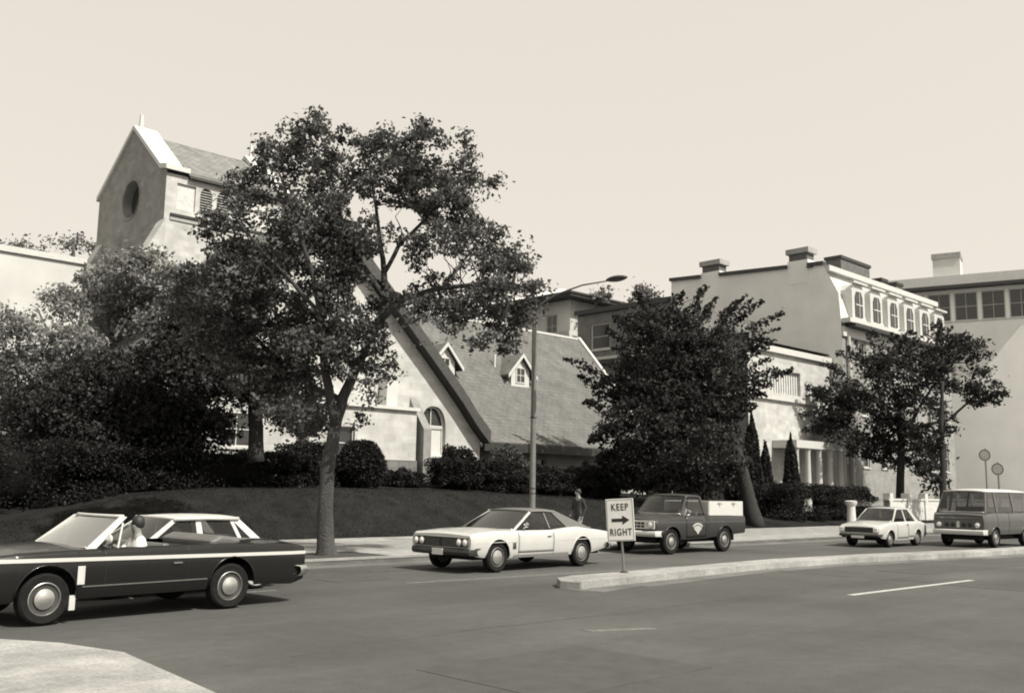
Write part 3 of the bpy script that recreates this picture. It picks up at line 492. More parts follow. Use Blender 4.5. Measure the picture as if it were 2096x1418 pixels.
for cs in (39.2, 33.5):
    dr = MB(); t0 = 39.45; zb = roofz(t0)-.15; w2 = .72; ze = 8.55; zt = 9.45
    dr.prism([(cs-w2, zb), (cs+w2, zb), (cs+w2, ze), (cs, zt-.1), (cs-w2, ze)], 'y', t0, t0+2.2); d = dr.build('dormer', M['white_trim'], ch, O)
    for sg in (-1, 1):
        MB().hexa([(cs, t0-.22, zt-.08), (cs+sg*1.12, t0-.22, ze-.42), (cs+sg*1.12, t0+1.9, ze-.42), (cs, t0+1.9, zt-.08)], [(cs, t0-.22, zt+.04), (cs+sg*1.12, t0-.22, ze-.30), (cs+sg*1.12, t0+1.9, ze-.30), (cs, t0+1.9, zt+.04)]).build('dormer_roof', M['slate'], d, O)
        MB().hexa([(cs, t0-.27, zt-.14), (cs+sg*1.16, t0-.27, ze-.52), (cs+sg*1.16, t0-.22, ze-.52), (cs, t0-.22, zt-.14)], [(cs, t0-.27, zt+.07), (cs+sg*1.16, t0-.27, ze-.30), (cs+sg*1.16, t0-.22, ze-.30), (cs, t0-.22, zt+.07)]).build('barge_board', M['white_trim'], d, O)
        MB().hexa([(cs+sg*.05, t0-.2, zt-.16), (cs+sg*1.1, t0-.2, ze-.47), (cs+sg*1.1, t0+1.0, ze-.47), (cs+sg*.05, t0-.02, zt-.16)], [(cs+sg*.05, t0-.2, zt-.09), (cs+sg*1.1, t0-.2, ze-.43), (cs+sg*1.1, t0+1.0, ze-.43), (cs+sg*.05, t0-.02, zt-.09)]).build('dormer_soffit', M['dark_soffit'], d, O)
    MB().box(cs-1.2, cs-1.1, t0+.9, t0+1.0, ze-.5, zt).build('corner_board', M['white_trim'], d, O)
    f = MB(); a0, a1, c0, c1 = cs-.3, cs+.3, zb+.42, zb+1.2
    f.box(a0-.07, a0, t0-.04, t0+.01, c0-.07, c1+.07).box(a1, a1+.07, t0-.04, t0+.01, c0-.07, c1+.07).box(a0, a1, t0-.042, t0+.01, c1, c1+.07).box(a0, a1, t0-.042, t0+.01, c0-.07, c0)
    f.box(cs-.02, cs+.02, t0-.03, t0-.012, c0, c1).box(a0, cs-.02, t0-.03, t0-.012, (c0+c1)/2-.02, (c0+c1)/2+.02).box(cs+.02, a1, t0-.03, t0-.012, (c0+c1)/2-.02, (c0+c1)/2+.02); f.build('dormer_window', M['white_trim'], d, O)
    MB().box(a0, a1, t0-.011, t0-.004, c0, c1).build('pane', M['winglass'], d, O)
# buttress against the gable and the low wing left of it
MB().prism([(34.9, 1.0), (36.0, 1.0), (36.0, 6.0), (35.6, 5.4), (34.9, 4.5)], 'x', 28.5, 28.95).build('buttress', M['shade_toned_stone'], ch, O)  # shade of its left face put into the stone colour
mb = MB(); wall(mb, 'n', 35.2, 22.6, 28.3, 1.0, 5.3, [(24.0, 24.9, 3.0, 4.4)], .25); wall(mb, 'u', 22.6, 35.2, 36, 1, 5.3); mb.face([(28.3, 35.2, 1), (28.3, 36, 1), (28.3, 36, 5.3), (28.3, 35.2, 5.3)]).face([(22.6, 35.2, 5.29), (28.3, 35.2, 5.29), (28.3, 36, 5.29), (22.6, 36, 5.29)]); mb.build('low_wing', M['render_wall'], ch, O)
window(ch, O, 'n', 35.2, 24.0, 24.9, 3.0, 4.4, .18, .05, 2, 1)
MB().box(22.4, 28.4, 35.05, 36.0, 5.3, 5.45).build('wing_coping', M['white_trim'], ch, O)
MB().box(22.55, 28.33, 35.12, 35.21, 1.0, 3.05).build('wing_base', M['plinth'], ch, O)
MB().box(26.7, 27.3, 35.4, 36.0, 5.45, 6.9).build('pinnacle', M['white_trim'], ch, O)
# --- church tower
O = (24.5, 55, 0); tw = thing('church_tower', 'saddleback church tower with a dark round window in its shaded gable', 'tower', *O)
TL, TR = 54.9, 65.0; TC = 59.95; Sx = 24.5
def tg(a): return float(np.interp(a, [54.9, 55.75, TC, 64.2, 65.0], [20.6, 20.75, 24.3, 20.75, 20.6])) if a < TC else float(np.interp(a, [TC, 65.0], [24.3, 20.55]))
mb = MB(); Kn = [55.75, TC]
rw = 1.22; NB = 24
# gable wall with a round opening: ring of quads out to a square, the rest by columns
cx, cz = 59.9, 19.6
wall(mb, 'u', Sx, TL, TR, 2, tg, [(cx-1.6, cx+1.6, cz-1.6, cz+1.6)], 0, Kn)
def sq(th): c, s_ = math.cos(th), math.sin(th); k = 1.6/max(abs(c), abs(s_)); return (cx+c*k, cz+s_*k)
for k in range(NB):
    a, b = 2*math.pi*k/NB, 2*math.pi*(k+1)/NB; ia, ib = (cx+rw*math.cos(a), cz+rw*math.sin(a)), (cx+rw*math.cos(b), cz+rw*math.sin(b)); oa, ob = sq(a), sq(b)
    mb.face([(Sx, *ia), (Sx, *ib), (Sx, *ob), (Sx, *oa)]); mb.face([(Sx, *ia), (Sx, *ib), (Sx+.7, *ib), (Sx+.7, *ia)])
mb.build('gable_wall', M['shade_toned_stone'], tw, O, merge=True)  # gable stone coloured darker than the side wall to paint in its shade
MB().lathe([(.01, 0), (1.26, 0)], (Sx+.6, cx, cz), 'x', 24).build('round_window', M['winglass'], tw, O)
MB().lathe([(1.22, -.01), (1.36, -.06), (1.36, .02)], (Sx, cx, cz), 'x', 24).build('window_surround', M['shade_toned_stone'], tw, O)
mb = MB(); wall(mb, 'n', 55, 24.5, 33.5, 2, 20.3, [(25.25, 26.45, 18.2, 19.8), (26.75, 27.55, 18.1, 19.85, 1.3), (27.85, 28.65, 18.1, 19.85, 1.3), (28.95, 29.75, 18.1, 19.85, 1.3), (30.2, 31.4, 18.2, 19.8)], .3)
mb.build('side_wall', M['render_wall'], tw, O)
for x0, x1, g_ in ((25.25, 26.45, 'render_wall'), (30.2, 31.4, 'render_wall')): MB().box(x0, x1, 55.12, 55.3, 18.2, 19.8).build('blind_panel', M['dirty_white'], tw, O)
for x0 in (26.75, 27.85, 28.95):
    MB().box(x0, x0+.8, 55.28, 55.32, 18.1, 19.85).build('louver_back', M['darktrim'], tw, O)
    for k in range(10):
        z = 18.14+k*.165; MB().hexa([(x0, 55.04, z), (x0+.8, 55.04, z), (x0+.8, 55.24, z+.09), (x0, 55.24, z+.09)], [(x0, 55.04, z+.05), (x0+.8, 55.04, z+.05), (x0+.8, 55.24, z+.14), (x0, 55.24, z+.14)]).build('louver_slat', M['louver'], tw, O)
MB().box(24.9, 33.4, 54.86, 54.998, 17.7, 17.85).build('string_course', M['dark_soffit'], tw, O)
MB().box(24.9, 33.4, 54.93, 54.998, 17.45, 17.68).build('moulding', M['louver'], tw, O)
o_, mb_ = slates([(54.85, 20.515), (59.95, 24.065)], 25.9, 32.2, .3, .45, .035, M['slate_lt'], 'slate'); bpy.data.objects.remove(o_); mb_.build('slates', M['slate_lt'], tw, O, merge=False)['kind'] = 'stuff'
MB().prism([(54.85, 20.35), (59.95, 23.85), (65.05, 20.35), (65.05, 20.5), (59.95, 24.05), (54.85, 20.5)], 'x', 25.9, 32.2).build('roof', M['slate_lt'], tw, O)
MB().box(25.9, 33.5, 54.7, 54.99, 20.18, 20.34).build('gutter', M['darktrim'], tw, O)
for s0, s1 in ((24.35, 25.9), (32.2, 33.6)):
    mb = MB(); pf = [(54.7, 20.45), (55.6, 20.65), (TC, 24.2), (65.2, 20.5)]
    for (a, za), (b, zb) in zip(pf[:-1], pf[1:]): mb.hexa([(s0, a, za), (s1, a, za), (s1, b, zb), (s0, b, zb)], [(s0, a, za+.3), (s1, a, za+.3), (s1, b, zb+.3), (s0, b, zb+.3)])
    mb.build('gable_coping', M['white_trim'], tw, O)
    MB().tube([(s0+.5, TC, 24.4), (s0+.5, TC, 25.3)], [.16, .12], 6).build('finial', M['white_trim'], tw, O)
for t0 in (54.6, 63.9): MB().prism([(22.9, 2), (24.49, 2), (24.49, 17.4), (22.9, 14.2)], 'y', t0, t0+1.1).build('buttress', M['render_wall'], tw, O)
MB().box(33.3, 33.5, 55, 65, 2, 20.3).build('rear_wall', M['shade_toned_stone'], tw, O)
O = (10, 60, 0); lw = thing('low_wing_building', 'plain pale flat topped wing at the far left beside the tower', 'building', *O)
MB().box(-8, 22.0, 60, 68, 1.5, 14.95).build('wall', M['stucco_lt'], lw, O); MB().box(-8.1, 22.1, 59.85, 68, 14.95, 15.3).build('coping', M['white_trim'], lw, O)
MB().box(22.0, 22.6, 59.6, 68, 1.5, 15.0).build('corner_pier', M['shade_toned_stone'], lw, O)
# --- villa with a hipped roof
O = (63.8, 58, 0); vi = thing('villa', 'light house with wide dark eaves and hipped roof above the church ridge', 'house', *O)
mb = MB(); wall(mb, 'u', 63.8, 58, 66, 2, 18.7, [(59.6, 61.0, 15.4, 17.6)], .2); mb.build('side_wall', M['stucco_lt'], vi, O)
mb = MB(); wall(mb, 'n', 58, 63.8, 74, 2, 18.7, [(65.4, 66.4, 16.0, 17.8), (68, 69, 16.0, 17.8)], .2); mb.build('front_wall', M['render_wall'], vi, O)
window(vi, O, 'u', 63.8, 59.6, 61.0, 15.4, 17.6, .15, .1, 2, 2); window(vi, O, 'n', 58, 65.4, 66.4, 16.0, 17.8, .15, .1, 2, 1); window(vi, O, 'n', 58, 68, 69, 16, 17.8, .15, .1, 2, 1)
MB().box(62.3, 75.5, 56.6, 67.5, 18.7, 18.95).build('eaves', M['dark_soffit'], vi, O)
MB().box(62.2, 75.6, 56.5, 67.6, 18.95, 19.12).build('eaves_gutter', M['darktrim'], vi, O)
mb = MB(); b = [(62.3, 56.6, 19.12), (75.5, 56.6, 19.12), (75.5, 67.5, 19.12), (62.3, 67.5, 19.12)]; t_ = [(66.5, 61.5, 20.6), (71, 61.5, 20.6), (71, 62.5, 20.6), (66.5, 62.5, 20.6)]
mb.hexa(b, t_).build('hip_roof', M['stucco'], vi, O)
mb = MB(); wall(mb, 'n', 53, 58.2, 62.6, 2, 14.7, [(58.6+i*.8, 59.2+i*.8, 13.4, 14.3) for i in range(5)], .15); wall(mb, 'u', 58.2, 53, 58, 2, 14.7); mb.face([(58.2, 53, 14.69), (62.6, 53, 14.69), (62.6, 58, 14.69), (58.2, 58, 14.69)]); mb.build('sun_room', M['render_wall'], vi, O)
for i in range(5): window(vi, O, 'n', 53, 58.6+i*.8, 59.2+i*.8, 13.4, 14.3, .1, .05, 1, 1, sill=False, gm='louver')
# --- dark brick house
O = (55, 34.4, 0); bh = thing('brick_house', 'dark brick house end behind the ragged tree, its street side pale', 'house', *O)
mb = MB(); wall(mb, 'u', 55, 34.4, 40.5, 1, 11.9, [(35.6, 36.7, 9.2, 11.0), (38.2, 39.3, 9.2, 11.0), (35.6, 36.7, 4.6, 7.0), (38.2, 39.3, 4.6, 7.0)], .2)
wall(mb, 'u', 55, 40.5, 49.2, 1, 15.0, [(41.6, 43.2, 12.0, 13.9), (46.0, 47.9, 12.2, 14.2), (44, 45.2, 8, 10)], .2); mb.build('side_wall', M['brick'], bh, O)
for a in ((35.6, 36.7, 9.2, 11.0), (38.2, 39.3, 9.2, 11.0), (35.6, 36.7, 4.6, 7.0), (38.2, 39.3, 4.6, 7.0), (41.6, 43.2, 12.0, 13.9), (46.0, 47.9, 12.2, 14.2), (44, 45.2, 8, 10)): window(bh, O, 'u', 55, *a, .15, .12, 2, 1)
mb = MB(); wall(mb, 'n', 34.4, 55, 66, 1, 11.2, [(57.9, 61.7, 8.5, 10.1)], .5); mb.build('front_wall', M['render_wall'], bh, O)
MB().box(57.9, 61.7, 34.85, 34.9, 8.5, 10.1).build('shutter_back', M['louver'], bh, O)
for k in range(12): MB().box(57.95+k*.315, 58.15+k*.315, 34.6, 34.7, 8.5, 10.1).build('shutter_slat', M['dirty_white'], bh, O)
MB().box(54.85, 66, 34.15, 34.4, 11.2, 11.6).build('cornice', M['white_trim'], bh, O); MB().box(54.9, 64, 34.2, 34.4, 8.0, 8.25).build('string_course', M['white_trim'], bh, O)
MB().box(54.78, 54.998, 34.2, 40.5, 11.9, 12.2).build('parapet', M['darktrim'], bh, O); MB().box(54.78, 54.998, 40.3, 49.4, 15.0, 15.35).build('parapet', M['darktrim'], bh, O)
MB().box(54.85, 54.998, 34.4, 41, 8.1, 8.35).build('band', M['white_trim'], bh, O); MB().box(54.7, 54.998, 42.2, 48.8, 11.4, 11.6).build('band', M['white_trim'], bh, O); MB().box(54.6, 54.7, 40.6, 49.4, 11.05, 11.38).build('band', M['darktrim'], bh, O)
MB().box(55, 66, 34.4, 40.5, 11.88, 11.9).build('flat_roof', M['darktrim'], bh, O); MB().box(55, 66, 40.5, 49.2, 14.98, 15.0).build('flat_roof', M['darktrim'], bh, O); MB().box(55.01, 66, 40.5, 40.6, 11.9, 14.97).build('upper_wall', M['brick'], bh, O)
# porch columns at the right end of the pale house
O2 = (60, 32, 0); pc = thing('porch', 'white columned porch half hidden by leaves right of the cypresses', 'porch', 58, 33, 0); O2 = (58, 33, 0)
for k in range(5): MB().lathe([(.01, 1), (.26, 1), (.22, 1.3), (.18, 4.6), (.26, 4.8), (.01, 4.8)], (58.2+k*1.5, 32.9, 0), 'z', 12).build('column', M['white_paint'], pc, O2, smooth=True)
MB().box(57.8, 64.6, 32.6, 34.38, 4.8, 5.3).build('entablature', M['white_paint'], pc, O2); MB().box(57.8, 64.6, 32.6, 34.38, .6, 1.0).build('porch_floor', M['concrete'], pc, O2)
# --- row houses with mansard roof
O = (66, 33.4, 0); rh = thing('row_house_terrace', 'row of mansard roofed houses with a blank grey end wall and chimneys', 'row house', *O)
ZC, ZM, ZT = 14.1, 15.4, 18.5
mb = MB(); mb.face([(66.0, 33.4, 1), (66.0, 48.5, 1), (66.0, 48.5, 19.4), (66.0, 34.7, 18.7), (66.0, 33.55, 16.4), (66.0, 33.4, 14.2)]); mb.build('end_wall', M['stucco'], rh, O)
mb = MB(); hol = [(68.7+i*2.9, 69.7+i*2.9, 11.2, 13.1) for i in range(6)]+[(68.7+i*2.9, 69.7+i*2.9, 7.6, 9.8) for i in range(6)]+[(68.7+i*2.9, 69.7+i*2.9, 3.8, 6) for i in range(6)]
wall(mb, 'n', 33.4, 66.02, 85.5, 1, 13.9, hol, .2); mb.build('front_wall', M['brick_mid'], rh, O)
for h in hol: window(rh, O, 'n', 33.4, *h, .14, .08, 2, 1)
MB().box(66.02, 85.5, 33.25, 33.4, 13.2, 13.9).build('frieze', M['white_trim'], rh, O); MB().box(66.6, 85.5, 32.6, 33.4, 13.92, 14.18).build('gutter', M['darktrim'], rh, O); MB().box(66.02, 85.5, 32.7, 33.4, 14.18, 14.5).build('cornice', M['white_trim'], rh, O)
MB().hexa([(66.02, 33.42, 14.2), (85.5, 33.42, 14.2), (85.5, 38, 14.2), (66.02, 38, 14.2)], [(66.02, 34.6, 18.2), (85.5, 34.6, 18.2), (85.5, 38, 18.2), (66.02, 38, 18.2)]).build('mansard_roof', M['dirty_white'], rh, O)
MB().box(66.02, 85.5, 34.2, 34.75, 18.2, 18.6).build('roof_cornice', M['white_trim'], rh, O); MB().box(66.02, 85.5, 34.75, 48.5, 18.0, 18.1).build('flat_roof', M['darktrim'], rh, O)
for i in range(6):
    x = 67.6+i*2.95; d = MB(); d.prism([(x, 14.55), (x+2.0, 14.55), (x+2.0, 16.9), (x+1.58, 17.35), (x+.42, 17.35), (x, 16.9)], 'y', 33.3, 35); d = d.build('dormer', M['white_paint'], rh, O)
    MB().prism([(x+.42, 14.9), (x+1.58, 14.9), (x+1.58, 16.4), (x+1.35, 16.8), (x+.65, 16.8), (x+.42, 16.4)], 'y', 33.24, 33.298).build('pane', M['winglass'], d, O)
    MB().box(x+.42, x+1.58, 33.19, 33.238, 15.75, 15.83).box(x+.97, x+1.03, 33.2, 33.236, 14.9, 16.7).build('sash_bar', M['white_trim'], d, O)
    MB().box(x-.12, x+2.12, 33.05, 33.4, 17.36, 17.5).build('dormer_cap', M['white_trim'], d, O)
mb = MB(); mb.hexa([(65.8, 35.5, 18.6), (66.2, 35.5, 18.6), (66.2, 35.95, 18.6), (65.8, 35.95, 18.6)], [(65.8, 35.5, 18.7), (66.2, 35.5, 18.7), (66.2, 35.95, 18.7), (65.8, 35.95, 18.7)])
for a, b in ((34.6, 35.9), (37.6, 43.7), (45.5, 48.6)):
    za, zb = 18.72+(a-34.7)*.051, 18.72+(b-34.7)*.051; mb.hexa([(65.8, a, za-.06), (66.25, a, za-.06), (66.25, b, zb-.06), (65.8, b, zb-.06)], [(65.8, a, za+.2), (66.25, a, za+.2), (66.25, b, zb+.2), (65.8, b, zb+.2)])
mb.build('parapet_cap', M['darktrim'], rh, O)
for a, b, z in ((35.9, 37.6, 19.3), (43.7, 45.5, 19.6)):
    c = MB().box(66.0-.02, 67.2, a, b, 17.5, z).build('chimney', M['stucco'], rh, O); MB().box(66.05, 67.1, a+.1, b-.1, z, z+.55).build('chimney_neck', M['chim'], c, O); MB().box(65.9, 67.3, a-.1, b+.1, z+.55, z+.95).build('chimney_cap', M['louver'], c, O)
for a, b, z in ((72.4, 77.4, 20.6), (79.5, 80.6, 19.9), (82.4, 83.6, 20.0)):
    c = MB().box(a, b, 36.5, 37.8, 18, z).build('chimney', M['chim'], rh, O); MB().box(a-.12, b+.12, 36.4, 37.9, z, z+.25).build('chimney_cap', M['darktrim'], c, O)
MB().tube([(66.7, 33.2, 1), (66.7, 33.2, 13.2)], .12, 8).build('downpipe', M['white_paint'], rh, O)
# --- taller building beyond
O = (93, 34, 0); tb = thing('corner_building', 'taller building at the far right edge beyond the row houses', 'building', *O, rot=R(16))
mb = MB(); wall(mb, 'u', 93, 28, 52, 1, 21.0, [(29.0+i*2.3, 31.0+i*2.3, 18.0, 20.7) for i in range(7)], .3); mb.build('side_wall', mat('pale_render', .78, .9, .06, .5), tb, O)
for i in range(7): window(tb, O, 'u', 93, 29.0+i*2.3, 31.0+i*2.3, 18.0, 20.7, .15, .1, 2, 2)
mb = MB(); hol = [(95+i*2.6, 96.2+i*2.6, z, z+2) for i in range(8) for z in (4, 8, 12, 16)]; wall(mb, 'n', 28, 93, 118, 1, 21.0, hol, .2); mb.build('front_wall', M['render_wall'], tb, O)
for h in hol: window(tb, O, 'n', 28, *h, .14, .08, 2, 1)
MB().box(92.0, 118, 27, 53, 21.0, 21.3).build('eaves', M['darktrim'], tb, O); MB().box(92.6, 117, 27.6, 52, 21.3, 22.3).build('attic_cornice', M['white_trim'], tb, O)
c = MB().box(94, 96.2, 35, 37.4, 22.3, 24.3).build('chimney', M['stucco_lt'], tb, O); MB().box(93.9, 96.3, 34.9, 37.5, 24.3, 24.8).build('chimney_cap', M['louver'], c, O)
# ---------------------------------------------------------------- vehicles (local x forward, y to the driver's side, z up)
def wheels(root, wb, hw, r, xs=None, ww=False, hubr=.2, track=.12):
    ty = MB().lathe([(r*.62, -.085), (r*.9, -.1), (r*.985, -.075), (r, 0), (r*.985, .075), (r*.9, .1), (r*.62, .085), (r*.62, -.085)], (0, 0, 0), 'y', 32)
    first = None
    for x in (xs or (wb/2, -wb/2)):
        for sy in (1, -1):
            e = bpy.data.objects.new('wheel', None); sc.collection.objects.link(e); e.parent = root; e.location = (x, sy*(hw-track), r); e.rotation_euler.y = random.uniform(0, 6); e.empty_display_size = .1
            if first is None:
                a = ty.build('tyre', M['tyre'], e, smooth=True); h = MB()
                for s2 in (1, -1): h.lathe([(r*.63, s2*.084), (r*.60, s2*.062), (hubr*1.1, s2*.058), (hubr, s2*.085), (hubr*.6, s2*.10), (.05, s2*.112), (.0, s2*.113)], (0, 0, 0), 'y', 28)
                b = h.build('rim', M['wheel_dark'], e, smooth=True); cp = [a, b]
                hc = MB()
                for s2 in (1, -1): hc.lathe([(hubr*1.02, s2*.080), (hubr, s2*.088), (hubr*.6, s2*.105), (.05, s2*.116), (.0, s2*.117)], (0, 0, 0), 'y', 28)
                cp.append(hc.build('hubcap', M['hub'], e, smooth=True))
                k = MB()
                for s2 in (1, -1): k.lathe([(r*.635, s2*.086), (r*.61, s2*.09), (r*.59, s2*.07)], (0, 0, 0), 'y', 28)
                cp.append(k.build('rim_ring', M['hub'], e, smooth=True))
                if ww:
                    q = MB()
                    for s2 in (1, -1): q.lathe([(r*.66, s2*.092), (r*.82, s2*.1015), (r*.82, s2*.1005), (r*.66, s2*.088)], (0, 0, 0), 'y', 32)
                    cp.append(q.build('whitewall', M['whitewall'], e, smooth=True))
                first = cp
            else:
                for o in first: c = o.copy(); sc.collection.objects.link(c); c.parent = e
class Body:
    def __init__(s, root, prof, paint, axles, ra, arches=None, open_=(), belt=.97, tuck=.93, rz=None):
        s.p = prof; s.ax = axles; s.ra = ra; s.rz = rz or ra*.93; s.root = root; s.tuck = tuck; s.open = open_
        x0, x1 = prof[0][0], prof[-1][0]; s.x0, s.x1 = x0, x1
        xs = set(np.round(np.arange(x0, x1, .06), 3)) | {x0, x1} | {r[0] for r in prof}
        for a in axles: xs |= set(np.round(a+ra*np.cos(np.linspace(0, math.pi, 19)), 4))
        for a in open_: xs |= {a[0], a[1]}
        xs = sorted(xs); mb = MB(); G = (0, .10, .3, .65, 1)
        rows = []
        for x in xs:
            L_ = [(x, s.y(x, z), z) for z in s.zs(x)]
            hw = s.y(x, interp(prof, x, 2)); sh, tp = interp(prof, x, 2), interp(prof, x, 1)
            T = [(x, hw*(1-g), sh+(tp-sh)*math.sin(g*math.pi/2)) for g in G[1:]]
            rows.append(L_+T+[(a, -b, c) for a, b, c in T[::-1][1:]]+[(a, -b, c) for a, b, c in L_[::-1]])
        m = len(rows[0]); nL = len(s.zs(0)); mb.v = [p for r in rows for p in r]
        for i in range(len(xs)-1):
            xm = (xs[i]+xs[i+1])/2; op = any(a < xm < b for a, b in open_)
            for j in range(m-1):
                if op and nL <= j < m-nL-1: continue
                mb.f.append((i*m+j, i*m+j+1, (i+1)*m+j+1, (i+1)*m+j))
        mb.f.append(tuple(range(m))); mb.f.append(tuple((len(xs)-1)*m+j for j in range(m)))
        s.obj = mb.build('body', paint, root, smooth=True)
        # wheel arch lips
        for a in axles:
            for sy in (1, -1):
                pts = [(a+ra*math.cos(k/12*math.pi), sy*(s.y(a+ra*math.cos(k/12*math.pi), s.rz+ra*math.sin(k/12*math.pi))+.002), s.rz+ra*math.sin(k/12*math.pi)) for k in range(13) if s.rz+ra*math.sin(k/12*math.pi) > interp(prof, a, 4)]
                MB().tube(pts, .014, 5).build('arch_lip', paint, root, smooth='all')
    def zb(s, x):
        z = interp(s.p, x, 4)
        for a in s.ax:
            if abs(x-a) < s.ra: z = max(z, s.rz+math.sqrt(s.ra**2-(x-a)**2))
        return z
    def zs(s, x): z0 = s.zb(x); sh = interp(s.p, x, 2); return [z0+(sh-z0)*f for f in (0, .1, .25, .42, .6, .76, .88, .96, 1)]
    def y(s, x, z):
        hw, sh, bt = interp(s.p, x, 3), interp(s.p, x, 2), interp(s.p, x, 4)
        f = max(0, min(1, (z-bt)/(sh-bt))); return hw*float(np.interp(f, [0, .1, .3, .55, .78, .92, .97, 1], [.945, .97, .99, 1, .992, .975, .955, s.tuck]))
    def panel(s, name, xa, xb, fa, fb, m, off=.005, both=True, n=14):
        for sy in ((1, -1) if both else (1,)):
            rows = []
            for i in range(n+1):
                x = xa+(xb-xa)*i/n; z0 = s.zb(x)+.01; sh = interp(s.p, x, 2); rows.append([(x, sy*(s.y(x, z0+(sh-z0)*f)+off), z0+(sh-z0)*f) for f in np.linspace(fa, fb, 8)])
            MB().grid(rows).build(name, m, s.root, smooth=True).modifiers.new('thickness', 'SOLIDIFY').thickness = .008
    def line(s, name, xa, xb, z, h, m, off=.012, zfn=None):
        for sy in (1, -1):
            b = MB(); n = 30
            for i in range(n):
                u0, u1 = xa+(xb-xa)*i/n, xa+(xb-xa)*(i+1)/n; z0, z1 = (zfn(u0), zfn(u1)) if zfn else (z, z)
                y0, y1 = s.y(u0, z0), s.y(u1, z1)
                q = lambda u, yy, zz, o: (u, sy*(yy+o), zz)
                b.hexa([q(u0, y0, z0-h/2, -.01), q(u1, y1, z1-h/2, -.01), q(u1, y1, z1-h/2, off), q(u0, y0, z0-h/2, off)], [q(u0, y0, z0+h/2, -.01), q(u1, y1, z1+h/2, -.01), q(u1, y1, z1+h/2, off), q(u0, y0, z0+h/2, off)])
            b.build(name, m, s.root)
def greenhouse(root, g, paint, glassm, pillars, windows, roof=True, roofm=None, seats=True):
    zb, zr, yb, yr = g['zb'], g['zr'], g['yb'], g['yr']; ab, at_, rb, rt = g['ab'], g['at'], g['rb'], g['rt']; cr = g.get('crown', .05)
    P = lambda x, h, sy, o=0: (x, sy*(yb+(yr-yb)*h+o), zb+(zr-zb)*h)
    if roof:
        rows = []
        for i in range(13):
            f = i/12; x = rt+(at_-rt)*f; e = 1-(2*f-1)**2
            row = []
            for j in range(13):
                y = -1+j/6; yy = y*(yr+.02)*(1-.04*(1-e)); bow = .10*(1-y*y)*(1 if f > .5 else -1)*abs(2*f-1)**3
                row.append((x+bow, yy, zr-.015+cr*(1-abs(y)**3)*(.35+.65*e**.5)))
            rows.append(row)
        o = MB().grid(rows).build('roof', roofm or paint, root, smooth='all'); md = o.modifiers.new('thickness', 'SOLIDIFY'); md.thickness = .05; md.offset = 0
    for (x0, x1, x2, x3, nm, pm) in pillars:      # bottom x0..x1, top x2..x3
        for sy in (1, -1):
            b = [P(x0, -.06, sy), P(x1, -.06, sy), P(x1, -.06, sy, -.05), P(x0, -.06, sy, -.05)]; t = [P(x2, 1, sy), P(x3, 1, sy), P(x3, 1, sy, -.05), P(x2, 1, sy, -.05)]
            MB().hexa(b, t).build(nm, pm or paint, root, bevel=.008)
    for (x0, x1, x2, x3) in windows:
        for sy in (1, -1): MB().face([P(x0, 0, sy, -.02), P(x1, 0, sy, -.02), P(x3, .985, sy, -.02), P(x2, .985, sy, -.02)]).build('side_window', glassm, root)
    for nm, b_, t_, sg in (('windscreen', ab, at_, 1), ('rear_window', rb, rt, -1)):
        if nm == 'rear_window' and not roof: continue
        rows = []
        for i in range(7):
            h = i/6*.985; row = []
            for j in range(11): y = -1+j/5; row.append((b_+(t_-b_)*h+sg*(.13 if i == 0 else .13)*(1-y*y)-sg*.02, y*(yb-.03+(yr-yb)*h), zb+(zr-zb)*h))
            rows.append(row)
        MB().grid(rows).build(nm, glassm, root, smooth='all')
        fr = [rows[0][j] for j in range(11)]; MB().tube(fr, .016, 6).build(nm+'_seal', M['chrome'], root, smooth='all')
def interior(root, xs, zf, w, m, steer=None, zt=1.02):
    MB().box(min(xs)-.5, max(xs)+.95, -w, w, zf-.1, zf).build('cabin_floor', M['black'], root)
    for x in xs:
        MB().prism([(x+.35, zf), (x+.37, zf+.25), (x-.05, zf+.22), (x-.22, zt), (x-.34, zt), (x-.2, zf)], 'y', -w+.06, w-.06).build('seat', m, root, bevel=.04)
    if steer:
        x, y, z = steer; c = Vector((x, y, z)); ax = Vector((-.85, 0, .5)).normalized(); a = Vector((0, 1, 0)); b = ax.cross(a)
        MB().tube([c+(a*math.cos(k/16*2*math.pi)+b*math.sin(k/16*2*math.pi))*.19 for k in range(17)], .012, 6).tube([c, c-ax*.45], .02, 6).tube([c-a*.19, c+a*.19], .012, 5).build('steering_wheel', M['black'], root)
def lampx(root, x, y, z, r, m='lens', name='headlight', ring=True):
    sg = 1 if x > 0 else -1
    o = MB().lathe([(.001, sg*.035), (r*.6, sg*.028), (r*.92, sg*.008), (r, -sg*.01), (r, -sg*.05)], (x, y, z), 'x', 20).build(name, M[m], root, smooth=True)
    if ring: MB().lathe([(r, -sg*.03), (r, sg*.012), (r*1.14, sg*.006), (r*1.16, -sg*.03)], (x, y, z), 'x', 20).build('bezel', M['chrome'], o, smooth=True)
def bumper(root, x, hw, z, h, m='chrome', dp=.12, wrap=.35):
    sg = 1 if x > 0 else -1; rows = []
    for i in range(25):
        f = -1+i/12; y = f*hw; xx = x-sg*(wrap*.22*f*f + (wrap*.5*max(0, abs(f)-.93)/.07 if abs(f) > .93 else 0)); yy = y
        rows.append([(xx-sg*dp*.6, yy*.985, z-h/2), (xx-sg*.02, yy, z-h*.42), (xx+sg*.012, yy, z-h*.05), (xx, yy, z+h*.32), (xx-sg*.05, yy*.995, z+h/2), (xx-sg*dp, yy*.985, z+h/2)])
    MB().grid(rows).build('bumper', M[m], root, smooth=True).modifiers.new('thickness', 'SOLIDIFY').thickness = .01
def under(root, x0, x1, hw, z0=.27, z1=.62): MB().box(x0, x1, -hw, hw, z0, z1).build('underbody', M['under'], root)
